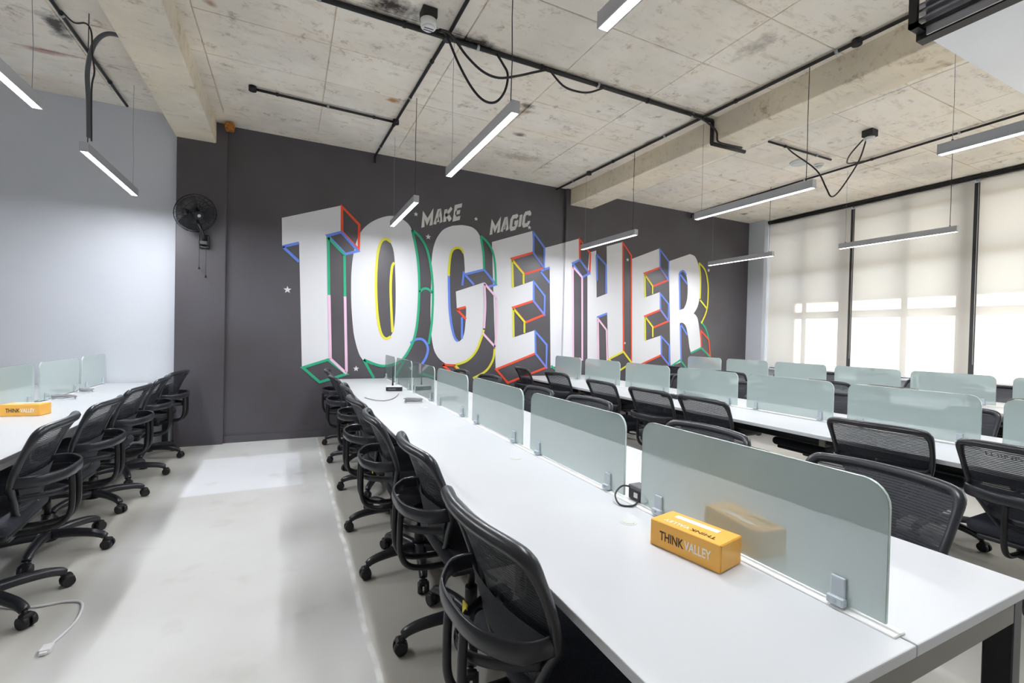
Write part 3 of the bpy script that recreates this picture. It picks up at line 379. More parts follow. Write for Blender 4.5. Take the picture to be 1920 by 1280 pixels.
# roller blinds
blabels = ['translucent roller blind beside the white pier', 'translucent roller blind in the middle of the window wall', 'translucent roller blind at the right edge of the picture',
           'roller blind lowered beyond the right edge', 'roller blind farther along the window wall', 'last roller blind on the window wall']
for k in range(4):
    a, b_ = wy[k + 1] + 0.03, wy[k] - 0.03
    t = thing('roller_blind', blabels[k], 'blind', (8.63, (a + b_) / 2, 0.87), 0, 'roller blinds on the window wall')
    h = (b_ - a) / 2
    def sheet(b):
        vs = [b.verts.new(p) for p in ((0, -h, 0.01), (0, h, 0.01), (0, h, 2.82), (0, -h, 2.82))]; b.faces.new(vs)
    part('fabric', 'blind_fabric', t, sheet)
    part('bottom_bar', 'white_plastic', t, lambda b: bx(b, (-0.01, -h, 0), (0.01, h, 0.022), 0.004, 1))
    part('roller_tube', 'white_plastic', t, lambda b: cyl(b, (0.022, -h, 2.83), (0.022, h, 2.83), 0.02))
    part('pull_chain', 'white_plastic', t, lambda b: cyl(b, (-0.012, h + 0.012, 0.25), (-0.012, h + 0.012, 2.81), 0.003, seg=6))
tr = part('blind_track', 'conduit_black', None, lambda b: (bx(b, (8.585, -1.0, 3.735), (8.66, 6.14, 3.772)), bx(b, (8.60, -1.0, 3.715), (8.63, 6.14, 3.735))))
tag(tr, 'black ceiling track above the window blinds', 'track')

# ================================================================ mural
mural = thing('wall_mural', 'painted TOGETHER lettering with coloured 3D outlines on the charcoal wall', 'mural', (0, YW, 0))
CA, CB = 4.040, 4.621
def wrap(bm, off):
    for x in (CA, CA + 0.001, CB - 0.001, CB):
        bmesh.ops.bisect_plane(bm, geom=bm.verts[:] + bm.edges[:] + bm.faces[:], plane_co=(x, 0, 0), plane_no=(1, 0, 0), dist=1e-6)
    for v in bm.verts:
        v.co.y = -off - (0.05 if CA + 0.0005 < v.co.x < CB - 0.0005 else 0.0)
def face_mesh(bm, outer, hole=()):
    polys = [[Vector((x, 0, z)) for x, z in outer]]
    if hole: polys.append([Vector((x, 0, z)) for x, z in hole])
    flat = [p for q in polys for p in q]; vs = [bm.verts.new(p) for p in flat]
    for tri in tessellate_polygon(polys):
        try: bm.faces.new([vs[i] for i in tri])
        except ValueError: pass
def ribbon(bm, pts, wd):
    P = [Vector((x, 0, z)) for x, z in pts]
    closed = (P[0] - P[-1]).length < 1e-4
    if closed: P = P[:-1]
    n = len(P); L_, R_ = [], []
    for i in range(n):
        pr = P[i - 1] if (i or closed) else None; nx = P[(i + 1) % n] if (i < n - 1 or closed) else None
        d1 = (P[i] - pr).normalized() if pr is not None else None; d2 = (nx - P[i]).normalized() if nx is not None else None
        d1 = d1 or d2; d2 = d2 or d1
        n1 = Vector((-d1.z, 0, d1.x)); n2 = Vector((-d2.z, 0, d2.x)); mm = (n1 + n2)
        mm = mm.normalized() if mm.length > 0.1 else n1
        k = wd / 2 / max(0.45, mm.dot(n1)); L_.append(bm.verts.new(P[i] + mm * k)); R_.append(bm.verts.new(P[i] - mm * k))
    for i in range(n if closed else n - 1):
        j = (i + 1) % n; bm.faces.new((L_[i], L_[j], R_[j], R_[i]))
for nm, outer, hole, strokes in LETTERS:
    bm = bmesh.new(); face_mesh(bm, outer, hole); wrap(bm, 0.003); lo = fin('letter_' + nm.lower(), bm, 'paint_white', mural); lo['label'] = 'white painted letter ' + nm
    for colr in ('red', 'blue', 'green', 'yellow', 'pink'):
        ss = [s for c, s in strokes if c == colr]
        if not ss: continue
        for s in ss:
            bm = bmesh.new(); ribbon(bm, s, 0.034)
            wrap(bm, 0.005 + 0.0006 * ('red', 'blue', 'green', 'yellow', 'pink').index(colr))
            fin(colr + '_outline', bm, 'paint_' + colr, lo)
GLY = {'M': [[(0, 0), (0, 1), (.5, .35), (1, 1), (1, 0)]], 'A': [[(0, 0), (.42, 1), (.58, 1), (1, 0)], [(.2, .3), (.8, .3)]], 'K': [[(0, 0), (0, 1)], [(.05, .45), (.9, 1)], [(.3, .55), (.95, 0)]],
       'E': [[(.95, 1), (0, 1), (0, 0), (.95, 0)], [(0, .5), (.8, .5)]], 'G': [[(1, .85), (.8, 1), (.2, 1), (0, .8), (0, .2), (.2, 0), (.8, 0), (1, .2), (1, .46), (.58, .46)]], 'I': [[(.5, 0), (.5, 1)]],
       'C': [[(1, .72), (1, .85), (.8, 1), (.2, 1), (0, .8), (0, .2), (.2, 0), (.8, 0), (1, .15), (1, .28)]]}
for body, quad in MURAL_TEXT:
    wo = bpy.data.objects.new('painted_word', None); COL.objects.link(wo); wo.parent = mural; wo['label'] = 'small painted word ' + body
    A_, B_, C_, D_ = [Vector((x, 0, z)) for x, z in quad]; wd = {'I': .34}; tot = sum(wd.get(ch, 1.0 if ch != 'M' else 1.2) for ch in body) + .17 * (len(body) - 1); u = 0.0
    for ch in body:
        lw = wd.get(ch, 1.0 if ch != 'M' else 1.2); bm = bmesh.new()
        for s in GLY[ch]: ribbon(bm, [(.13 + p[0] * (lw - .26) if ch != 'I' else .17, .10 + p[1] * (1.30 - .2)) for p in s], .36)
        for v in bm.verts:
            s_, t_ = (u + v.co.x) / tot, v.co.z / 1.30
            v.co = (A_ * (1 - s_) + B_ * s_) * (1 - t_) + (D_ * (1 - s_) + C_ * s_) * t_; v.co.y = -0.003
        fin('painted_letter', bm, 'paint_text', wo); u += lw + .17
for x, z, r in STARS:
    def st(b):
        vs = [b.verts.new((x + rr * math.sin(a), -0.003, z + rr * math.cos(a))) for a, rr in [(PI * k / 5, r if k % 2 == 0 else r * 0.42) for k in range(10)]]
        c0 = b.verts.new((x, -0.003, z))
        for k in range(10): b.faces.new((vs[k], vs[(k + 1) % 10], c0))
    part('star', 'paint_white', mural, st)

# ================================================================ desks
ZD = 0.75
def bench(xc, y0, y1, label, near=True):
    t = thing('bench_desk', label, 'desk', (xc, y0, 0), 0, 'long white bench desks')
    L_ = y1 - y0
    for s in (-1, 1):
        part('desktop', 'desk_white', t, lambda b: bx(b, (0.001 if s > 0 else -0.60, 0, ZD - 0.026), (0.60 if s > 0 else -0.001, L_, ZD), 0.003, 2))
    part('center_rail', 'white_plastic', t, lambda b: (bx(b, (-0.022, 0.03, ZD - 0.03), (0.022, L_ - 0.03, ZD + 0.005), 0.002, 1)))
    part('cable_tray', 'steel_black', t, lambda b: bx(b, (-0.13, 0.25, ZD - 0.17), (0.13, L_ - 0.25, ZD - 0.03), 0.006, 1))
    ys = [0.040] + [L_ * k / 4 for k in (1, 2, 3)] + [L_ - 0.040]
    for y in ys:
        lx = 0.565 if y in (ys[0], ys[-1]) else 0.115
        for s in (-1, 1):
            part('leg', 'steel_black', t, lambda b: bx(b, (s * lx - 0.05 * (s > 0), y - 0.03, 0), (s * lx + 0.05 * (s < 0), y + 0.03, ZD - 0.026 if lx > .5 else ZD - .17), 0.003, 1))
        part('end_beam', 'apron_steel_lit', t, lambda b: bx(b, (-0.515, y - 0.030, ZD - 0.090), (0.515, y + 0.015, ZD - 0.026), 0.003, 1))
    for s in (-1, 1):
        part('side_beam', 'steel_black', t, lambda b: bx(b, (s * 0.48 - 0.02, 0.09, ZD - 0.07), (s * 0.48 + 0.02, L_ - 0.09, ZD - 0.026)))
    for k in range(7):
        y = 0.75 + 0.87 * k - 0.0
        if y > L_ - 0.1: continue
        for s in (-1, 1):
            part('grommet', 'grommet', t, lambda b: (cyl(b, (s * 0.14, y, ZD - 0.002), (s * 0.14, y, ZD + 0.0015), 0.03, 0.029, 20), cyl(b, (s * 0.14, y, ZD), (s * 0.14, y, ZD + 0.003), 0.022, 0.021, 18)))
    return t
DX1, DX2, DX3, DXL = 1.197, 3.85, 6.68, -1.79
bench(DX1, 0.488, 6.46, 'long white bench desk in the foreground with the orange tissue box')
bench(DX2, 0.45, 6.40, 'long white bench desk in the middle of the right half, behind the foreground desk')
bench(DX3, 0.45, 6.36, 'long white bench desk nearest the window blinds')
bench(DXL, 0.488, 6.46, 'long white bench desk on the left by the white wall')

def divider(xc, y0, y1, label, glass='frosted_glass', group='glass dividers along the desks'):
    t = thing('desk_divider', label, 'divider', (xc, (y0 + y1) / 2, ZD + 0.009), 0, group); h = (y1 - y0) / 2
    zt, r = 0.315, 0.055
    prof = [(-h, 0.004), (h, 0.004)] + [(h - r + r * math.cos(a), zt - r + r * math.sin(a)) for a in [PI / 2 * k / 6 for k in range(7)]] + [(-h + r - r * math.sin(a), zt - r + r * math.cos(a)) for a in [PI / 2 * k / 6 for k in range(7)]]
    def g(b):
        A = [b.verts.new((-0.004, y, z)) for y, z in prof]; B = [b.verts.new((0.004, y, z)) for y, z in prof]; n = len(prof)
        b.faces.new(A); b.faces.new(B[::-1])
        for i in range(n): b.faces.new((A[i], B[i], B[(i + 1) % n], A[(i + 1) % n]))
    po = part('glass', glass, t, g)
    def ge(b):
        pr = [(y * (1 + .0012 / h), z + (.0012 if z > .1 else 0)) for y, z in prof[1:] + prof[:1]]
        A = [b.verts.new((-0.0042, y, z)) for y, z in pr]; B = [b.verts.new((0.0042, y, z)) for y, z in pr]; n = len(pr)
        for i in range(n - 1): b.faces.new((A[i], B[i], B[i + 1], A[i + 1]))
    part('polished_edge', 'glass_edge', po, ge)
    for y in (-h + 0.095, h - 0.095):
        def cl(b):
            for s in (-1, 1):
                x0, x1 = sorted((s * 0.0045, s * 0.013))
                bx(b, (x0, y - 0.0165, 0.0), (x1, y + 0.0165, 0.066), 0.003, 2)
                x0, x1 = sorted((s * 0.0045, s * 0.024))
                bx(b, (x0, y - 0.0195, 0.0), (x1, y + 0.0195, 0.02), 0.004, 2)
        c = part('clamp', 'clip_metal', t, cl)
        part('screw', 'aluminium', c, lambda b: cyl(b, (-0.0262, y, 0.011), (0.0262, y, 0.011), 0.0045, seg=8))
    return t
lab1 = ['frosted glass divider behind the orange tissue box on the foreground desk', 'second frosted glass divider from the camera on the foreground desk',
        'third frosted glass divider from the camera on the foreground desk', 'fourth frosted glass divider from the camera on the foreground desk',
        'clearer glass divider beside the cable heap on the foreground desk', 'clear glass divider just right of the router antenna', 'clear glass divider at the far end of the foreground desk']
for k, (a, b_) in enumerate([(.545, 1.33), (1.43, 2.21), (2.31, 3.095), (3.205, 3.98), (4.07, 4.85), (4.93, 5.71), (5.79, 6.43)]):
    divider(DX1, a, b_, lab1[k], 'frosted_glass' if k < 4 else 'clear_glass')
for k, (a, b_) in enumerate([(.40, 1.195), (1.295, 2.048), (2.152, 2.907), (3.01, 3.765), (3.884, 4.629), (4.745, 5.517), (5.625, 6.344)]):
    divider(DX2, a, b_, 'frosted glass divider on the middle right desk, ' + ORD[k] + ' from the camera')
for k, (a, b_) in enumerate([(.45, 1.17), (1.27, 2.015), (2.14, 2.88), (2.98, 3.73), (3.84, 4.59), (4.70, 5.45), (5.56, 6.29)]):
    if k: divider(DX3, a, b_, 'pale frosted divider on the window desk, ' + ORD[k] + ' from the camera')
for k, (a, b_) in enumerate([(4.10, 4.87), (4.96, 5.72), (5.80, 6.43)]):
    divider(DXL, a, b_, ['frosted divider behind the orange box on the left desk', 'middle frosted divider in view on the left desk', 'farthest frosted divider on the left desk, nearest the white wall'][k])

# ================================================================ chairs
OUT = [(0, .466), (.06, .468), (.105, .485), (.135, .53), (.165, .585), (.198, .64), (.213, .70), (.222, .78), (.225, .855), (.217, .886), (.190, .901), (.09, .906), (0, .907)]
def lerp(tab, z):
    for (a, va), (b, vb) in zip(tab, tab[1:]):
        if z <= b: return va + (vb - va) * max(0, (z - a)) / (b - a)
    return tab[-1][1]
BACKX = [(.46, -.168), (.55, -.187), (.65, -.210), (.73, -.237), (.81, -.272), (.86, -.298), (.91, -.324)]
HW = [(.466, .06), (.485, .105), (.53, .135), (.585, .165), (.64, .198), (.70, .213), (.78, .222), (.855, .225), (.886, .217), (.901, .19), (.906, .09)]
YS = 1.11
def bpos(y, z, off=0.0): return Vector((lerp(BACKX, z) + 0.038 * (y / .22) ** 2 + off, y * YS, z))
def make_chair():
    t = thing('office_chair', 'black mesh office chair', 'chair', group='black mesh office chairs')
    part('seat', 'seat_fabric', t, lambda b: bx(b, (-.185, -.25, .425), (.265, .25, .498), .034, 4), True)
    part('seat_shell', 'plastic_black', t, lambda b: bx(b, (-.165, -.21, .398), (.235, .21, .428), .012, 2))
    part('tilt_mechanism', 'steel_black', t, lambda b: bx(b, (-.13, -.075, .345), (.08, .075, .40), .012, 2))
    part('height_lever', 'plastic_black', t, lambda b: tube(b, [(0, -.05, .37), (0, -.20, .372), (.01, -.255, .378)], .007, seg=6))
    part('gas_lift', 'steel_black', t, lambda b: (cyl(b, (0, 0, .11), (0, 0, .23), .03, .028, 14), cyl(b, (0, 0, .23), (0, 0, .35), .016, .016, 12)))
    part('base_hub', 'plastic_black', t, lambda b: cyl(b, (0, 0, .072), (0, 0, .135), .048, .036, 16))
    ml = mc = None
    for k in range(5):
        if ml is None:
            pts = spline([(.03, 0, .108), (.13, 0, .112), (.23, 0, .104), (.285, 0, .090), (.305, 0, .076)], 4); n = len(pts)
            lg = part('base_leg', 'plastic_lip', t, lambda b: tube(b, pts, .027, .025, 10, up=(0, 0, 1), scale=[1.15 - .38 * i / (n - 1) for i in range(n)])); ml = lg.data
            def ca(b):
                cyl(b, (.305, 0, .045), (.305, 0, .08), .010, .010, 8)
                for s in (-1, 1): cyl(b, (.317, s * .006, .0315), (.317, s * .029, .0315), .0315, .027, 16)
                bx(b, (.297, -.024, .040), (.338, .024, .068), .010, 2)
            cs = part('caster', 'rubber_black', t, ca); mc = cs.data
        else:
            lg = bpy.data.objects.new('base_leg', ml); COL.objects.link(lg); lg.parent = t
            cs = bpy.data.objects.new('caster', mc); COL.objects.link(cs); cs.parent = t
        lg.rotation_euler.z = cs.rotation_euler.z = 2 * PI * k / 5
    # backrest
    ring = [bpos(y, z) for y, z in OUT] + [bpos(-y, z) for y, z in OUT[-2:0:-1]]
    fr = spline(ring + [ring[0]], 3)[:-1]
    part('back_frame', 'plastic_lip', t, lambda b: tube(b, fr, .0155, .014, 8, True, scale=[0.95 + .35 * max(0, min(1, (p.z - .82) / .06)) for p in fr]))
    def panel(z0, z1, nz, off, inset):
        def f(b):
            G = []
            for i in range(nz + 1):
                z = z0 + (z1 - z0) * i / nz; hw = lerp(HW, z) - inset
                G.append([b.verts.new(bpos(hw * (j / 5 - 1), z, off)) for j in range(11)])
            for i in range(nz):
                for j in range(10): b.faces.new((G[i][j], G[i][j + 1], G[i + 1][j + 1], G[i + 1][j])).smooth = True
        return f
    mp_ = part('back_mesh', 'mesh_fabric', t, panel(.475, .900, 14, 0, .0))
    part('lumbar_pad', 'seat_fabric', t, panel(.53, .685, 6, -.016, .012))
    bow = spline([bpos(.205, .665), (-.268, .218, .665), (-.326, .14, .665), (-.346, .07, .665), (-.349, 0, .665), (-.346, -.07, .665), (-.326, -.14, .665), (-.268, -.218, .665), bpos(-.205, .665)], 4)
    part('back_bow', 'plastic_lip', t, lambda b: tube(b, bow, .008, .028, 8, up=(0, 0, 1)))
    low = spline([bpos(.15, .575), (-.262, .115, .572), (-.316, .055, .57), (-.330, 0, .57), (-.316, -.055, .57), (-.262, -.115, .572), bpos(-.15, .575)], 4)
    part('lower_brace', 'plastic_black', t, lambda b: tube(b, low, .006, .016, 8, up=(0, 0, 1)))
    tb = None
    for s in (-1, 1):
        pts2 = spline([(-.338, 0, .675), (-.343, 0, .55), (-.336, 0, .455), (-.297, 0, .402), (-.21, 0, .384), (-.06, 0, .382)], 4)
        if tb is None: o = part('support_tube', 'steel_black', t, lambda b: tube(b, pts2, .0125, seg=10)); tb = o.data
        else: o = bpy.data.objects.new('support_tube', tb); COL.objects.link(o); o.parent = t
        o.location.y = s * .052
    return t
proto = make_chair(); used = [False]
def chair(x, y, rz, label, base=0.0, tagged=False):
    x += .05 * math.cos(rz)
    if not used[0]:
        used[0] = True; c = proto; c.location = (x, y, 0); c.rotation_euler = (0, 0, rz); c['label'] = label
    else: c = dup(proto, (x, y, 0), rz, label)
    for kind in ('base_leg', 'caster'):
        for k, ch in enumerate([q for q in c.children if q.name.startswith(kind)]): ch.rotation_euler.z = 2 * PI * k / 5 + base
    return c
R_ = math.radians
tagged = []
# foreground desk, aisle side (backs toward the aisle)
ys = [1.14, 1.96, 2.70, 3.38, 4.20, 5.06, 5.93]
for k, y in enumerate(ys):
    lb = ['nearest black mesh chair at the foreground desk, cut by the bottom edge', 'second black mesh chair along the aisle side of the foreground desk', 'third black mesh chair along the aisle side of the foreground desk',
          'fourth black mesh chair along the aisle side of the foreground desk', 'fifth black mesh chair along the aisle side of the foreground desk', 'sixth black mesh chair along the aisle side of the foreground desk',
          'farthest aisle-side chair at the foreground desk, beside the charcoal wall'][k]
    c = chair(0.69 + [0, .03, -.02, -.03, 0, -.03, -.02][k], y, R_([3, 0, -2, 4, -3, 2, -4][k]), lb, R_([178, 178, 190, 183, 175, 160, 172][k]))
    if k in (0, 2, 4): tagged.append(c)
# foreground desk, far side
for k, y in enumerate([0.97, 1.74, 2.86, 3.58, 4.80, 5.62]):
    chair(1.775 + [0, 0, .05, 0, .06, 0][k], y, R_(180 + [-3, 2, 4, -2, 5, 0][k]), ['chair with grey mesh back facing the camera, right of the nearest divider', 'chair whose top peeks over the nearest divider', 'chair whose top peeks over the second divider',
          'fourth chair on the far side of the foreground desk', 'fifth chair on the far side of the foreground desk', 'sixth chair on the far side of the foreground desk'][k], R_(20 * k))
# middle desk, near side
for k, (x, y) in enumerate([(3.31, .87), (3.33, 1.52), (3.22, 2.66), (3.21, 3.28), (3.23, 4.02), (3.34, 5.13), (3.29, 5.96)]):
    chair(x, y, R_([0, 4, -3, 2, -2, 3, -6][k]), ['black mesh chair at the right picture edge with lettering on its top rail', 'black mesh chair right of centre, second at the middle desk', 'third black mesh chair along the near side of the middle desk',
          'fourth black mesh chair along the near side of the middle desk', 'fifth black mesh chair along the near side of the middle desk', 'sixth black mesh chair along the near side of the middle desk', 'farthest chair on the near side of the middle desk, below the mural'][k], R_(33 * k))
# middle desk, far side
for k, y in enumerate([1.69, 2.55, 3.42, 4.30, 5.15]):
    chair(4.37, y, R_(180 + [2, -3, 3, 0, -4][k]), 'black chair on the far side of the middle desk, ' + ORD[k] + ' from the camera', R_(25 * k))
# window desk, near side
for k, y in enumerate([1.56, 2.74, 3.38, 4.80, 5.90]):
    chair(6.16, y, R_([0, 3, -3, 2, 0][k]), 'black chair on the near side of the window desk, ' + ORD[k] + ' from the camera', R_(17 * k))
# window desk, far side
for k, y in enumerate([2.35, 3.25, 4.15, 5.10]):
    chair(7.34, y, R_(180 + [25, -30, 28, -25][k]), 'black chair between the window desk and the blinds, ' + ORD[k] + ' from the camera', R_(40 * k))
# left desk, aisle side
for k, (x, y) in enumerate([(-1.25, 3.02), (-1.25, 3.72), (-1.27, 4.52), (-1.28, 5.25), (-1.27, 6.0)]):
    chair(x, y, R_(180 + [4, 0, -2, 3, -8][k]), ['nearest black mesh chair at the left desk, cut by the left edge', 'second black mesh chair along the left desk', 'third black mesh chair along the left desk', 'fourth black mesh chair along the left desk',
          'farthest black mesh chair at the left desk, beside the charcoal column'][k], R_([137, 166, 137, 180, 172][k]))
for c in tagged:
    part('hang_tag', 'tag_yellow', c, lambda b: bx(b, (-.262, .112, .535), (-.258, .140, .600)))
# ================================================================ lamps
def lamp(x, ya, yb, z, label, tops=(ZC, ZC), tilt=0.0):
    t = thing('pendant_lamp', label, 'lamp', (x, (ya + yb) / 2, z), tilt, 'hanging linear LED lamps'); h = (yb - ya) / 2
    hb = part('housing', 'lamp_body', t, lambda b: (bx(b, (-.027, -h, .006), (.027, h, .072), .003, 1), bx(b, (-.027, -h, 0), (-.022, h, .01)), bx(b, (.022, -h, 0), (.027, h, .01))))
    for s in (-1, 1): part('end_cap', 'lamp_body', hb, lambda b: bx(b, (-.028, s * h - .003, -.001), (.028, s * h + .003, .073), .001, 1))
    part('diffuser', 'led', t, lambda b: bx(b, (-.0215, -h + .004, .0005), (.0215, h - .004, .007)))
    ad = bpy.data.lights.new('led_light', 'AREA'); ad.shape = 'RECTANGLE'; ad.size = .043; ad.size_y = 2 * h - .01; ad.color = (.93, .96, 1.0)
    ad.energy = LAMP_STRENGTH * PI * ad.size * ad.size_y; ao = bpy.data.objects.new('led_light', ad); COL.objects.link(ao); ao.parent = t; ao.location = (0, 0, -.0008)
    for s, zt in ((-1, tops[0]), (1, tops[1])):
        wv = part('suspension_wire', 'wire_dark' if s < 0 else 'wire_grey', t, lambda b: tube(b, [(0, s * (h - .07), .07), (.004, s * (h - .07), .35), (-.003, s * (h - .07), .6), (0, s * (h - .07), zt - z)], .0032 if s < 0 else .0016, seg=6))
        part('wire_anchor', 'steel_black', wv, lambda b: cyl(b, (0, s * (h - .07), .07), (0, s * (h - .07), .086), .009, .006, 8))
lamp(1.195, .40, 1.65, 2.70, 'linear lamp cut by the top edge, above the foreground desk')
lamp(1.19, 2.49, 3.76, 2.70, 'bright linear lamp in the middle, above the foreground desk')
lamp(1.14, 4.66, 5.87, 2.70, 'small far linear lamp in front of the letter O')
lamp(4.055, .35, 1.63, 2.70, 'linear lamp at the right edge, under the metal duct', (3.195, ZC))
lamp(4.02, 2.46, 3.73, 2.70, 'linear lamp hanging just below the right concrete beam')
lamp(3.98, 4.66, 5.87, 2.70, 'far linear lamp in front of the letters T and H')
lamp(6.95, 2.60, 3.87, 2.70, 'linear lamp hanging in front of the middle blind')
lamp(6.715, 4.70, 5.91, 2.70, 'far linear lamp in front of the white pier')
lamp(-1.41, 2.58, 3.85, 2.70, 'linear lamp cut by the left edge above the left desk')
lamp(-1.425, 4.61, 5.90, 2.70, 'linear lamp on the left against the white wall')

# ================================================================ conduits, cables, ceiling devices
def conduit(pts, label, r=.015, clips=0, junction=()):
    t = thing('conduit', label, 'conduit', pts[0], 0, 'black ceiling conduits'); o0 = Vector(pts[0])
    Q = [Vector(p) - o0 for p in pts]
    part('pipe', 'conduit_black', t, lambda b: [cyl(b, a, c, r, seg=10) for a, c in zip(Q, Q[1:])])
    for k in range(clips):
        f = (k + .5) / clips; p = Q[0].lerp(Q[1], f); d = (Q[1] - Q[0]).normalized()
        part('saddle_clip', 'aluminium' if k % 2 else 'conduit_black', t, lambda b: cyl(b, p - d * .012, p + d * .012, r + .005, seg=10))
    for p in junction:
        q = Vector(p) - o0
        part('junction_box', 'conduit_black', t, lambda b: cyl(b, q + Vector((0, 0, -.022)), q + Vector((0, 0, .022)), .036, seg=14))
zc = ZC - .026
conduit([(-1.60, 1.0, zc), (-1.61, 6.35, zc)], 'black conduit left of the left beam', .014, 5)
conduit([(-.75, 3.62, zc), (4.10, 3.62, zc), (4.10, 3.62, 3.51), (4.60, 3.60, 3.51)], 'thick black conduit crossing the ceiling and wrapping the right beam', .020, 8, [(1.11, 3.62, zc)])
conduit([(1.13, -.5, zc), (1.105, 3.60, zc)], 'black conduit running toward the camera from the ceiling detector', .014, 4)
conduit([(1.10, 3.64, zc), (1.01, 6.47, zc), (1.01, 6.47, 3.66)], 'black conduit running to the mural wall above the letter O', .014, 4, [(1.05, 5.32, zc)])
conduit([(-.38, 5.28, zc), (1.05, 5.33, zc)], 'short black branch conduit near the left beam', .013, 3, [(-.36, 5.28, zc)])
conduit([(4.03, .9, zc), (3.86, 6.46, zc)], 'black conduit running along the right beam', .015, 6, [(4.0, 2.15, zc), (3.885, 5.6, zc)])
conduit([(6.64, 1.2, zc), (6.84, 6.46, zc), (6.84, 6.46, 3.68)], 'black conduit above the window desk', .014, 6)
conduit([(5.10, 3.67, zc), (6.30, 3.65, zc)], 'short black conduit beside the white ceiling disc', .012, 2)
def cable(pts, r, m, label, name='cable', group=None, cat='cable', ends=False):
    o0 = Vector(pts[0]); o = part(name, m, None, lambda b: tube(b, [p - o0 for p in spline(pts, 5)], r, seg=7)); o.location = o0
    tag(o, label, cat, group); return o
cable([(0.972, 3.50, 3.70), (1.07, 3.55, 3.735), (1.186, 3.55, 3.531), (1.303, 3.55, 3.371), (1.412, 3.55, 3.294), (1.516, 3.55, 3.31), (1.596, 3.55, 3.423), (1.618, 3.55, 3.561), (1.581, 3.57, 3.648), (1.536, 3.60, 3.735)], .010, 'conduit_black', 'black cable hanging in a deep loop from the detector')
cable([(0.995, 3.44, 3.68), (1.10, 3.50, 3.71), (1.236, 3.52, 3.598), (1.377, 3.515, 3.507), (1.521, 3.515, 3.492), (1.692, 3.53, 3.559), (1.869, 3.57, 3.656), (2.028, 3.59, 3.735)], .010, 'conduit_black', 'black cable in a shallow loop under the conduit')
cable([(2.039, 3.59, 3.735), (2.168, 3.57, 3.622), (2.311, 3.57, 3.606), (2.456, 3.57, 3.632), (2.648, 3.59, 3.735)], .009, 'conduit_black', 'short black cable sagging below the conduit right of the loops')
cable([(3.70, 3.58, 3.735), (3.90, 3.54, 3.68), (4.06, 3.53, 3.60), (4.09, 3.53, 3.50), (4.25, 3.53, 3.495), (4.45, 3.52, 3.50)], .010, 'conduit_black', 'black cable bending under the right beam')
cable([(5.85, 3.02, 3.67), (5.762, 3.03, 3.453), (5.59, 3.05, 3.214), (5.40, 3.05, 3.025), (5.285, 3.05, 2.972), (5.242, 3.08, 3.069), (5.26, 3.2, 3.30), (5.30, 3.5, 3.60), (5.40, 3.64, 3.735)], .008, 'conduit_black', 'black cable loop hanging beside the ceiling box on the right')
cable([(5.80, 3.02, 3.68), (5.9, 3.2, 3.60), (6.2, 3.4, 3.62), (6.5, 3.5, 3.70), (6.70, 3.45, 3.75)], .008, 'conduit_black', 'black cable sagging from the ceiling box to the right conduit')
cable([(-1.192, 4.66, 3.655), (-1.296, 4.66, 3.655), (-1.36, 4.66, 3.60), (-1.40, 4.66, 3.50), (-1.424, 4.66, 3.324), (-1.415, 4.66, 3.10), (-1.412, 4.66, 2.93), (-1.41, 4.66, 2.825)], .016, 'flex_grey', 'grey flexible hose dropping from the left beam to the lamp')
cable([(-1.58, 4.66, 3.74), (-1.50, 4.64, 3.665), (-1.424, 4.62, 3.67), (-1.385, 4.60, 3.60), (-1.380, 4.60, 3.45), (-1.368, 4.61, 3.316), (-1.385, 4.615, 3.18), (-1.385, 4.625, 2.79)], .006, 'wire_dark', 'thin dark cable beside the grey flexible hose')
d = thing('smoke_detector', 'round white detector under a black box beside the conduit crossing', 'detector', (0.90, 3.42, ZC), 0)
part('mount_box', 'conduit_black', d, lambda b: bx(b, (-.055, -.055, -.07), (.055, .055, 0), .006, 2))
part('body', 'white_plastic', d, lambda b: (cyl(b, (0, 0, -.075), (0, 0, -.125), .062, .056, 20), cyl(b, (0, 0, -.125), (0, 0, -.140), .050, .036, 20)))
part('vent_slot', 'conduit_black', d, lambda b: [bx(b, (-.034, yy - .004, -.1415), (.034, yy + .004, -.139)) for yy in (-.015, .012)])
d = thing('smoke_detector', 'small detector under a dark box above the middle desk', 'detector', (5.85, 2.98, ZC), 0)
part('mount_box', 'conduit_black', d, lambda b: bx(b, (-.06, -.055, -.075), (.06, .055, 0), .006, 2))
part('body', 'white_plastic', d, lambda b: cyl(b, (0, 0, -.078), (0, 0, -.11), .05, .042, 18))
d = thing('ceiling_disc', 'flat white disc fixed to the ceiling above the middle desk', 'speaker', (6.09, 3.93, ZC), 0)
part('rim', 'white_plastic', d, lambda b: cyl(b, (0, 0, 0), (0, 0, -.03), .115, .105, 28)); part('grille', 'grommet', d, lambda b: cyl(b, (0, 0, -.03), (0, 0, -.034), .09, .085, 24))
d = thing('ceiling_disc', 'smaller pale dome beside the flat white ceiling disc', 'sensor', (6.40, 3.86, ZC), 0)
part('rim', 'white_plastic', d, lambda b: cyl(b, (0, 0, 0), (0, 0, -.025), .06, .055, 20)); part('dome', 'grommet', d, lambda b: cyl(b, (0, 0, -.025), (0, 0, -.05), .045, .02, 18))
o = part('timber_wedge', 'timber', None, lambda b: (bx(b, (-.045, -.05, -.085), (.045, .05, 0), .01, 1), bx(b, (.0, -.065, -.06), (.055, .0, -.012), .008, 1))); o.location = (-.66, 6.36, ZC); tag(o, 'rough orange timber offcut stuck at the ceiling by the left beam', 'timber')
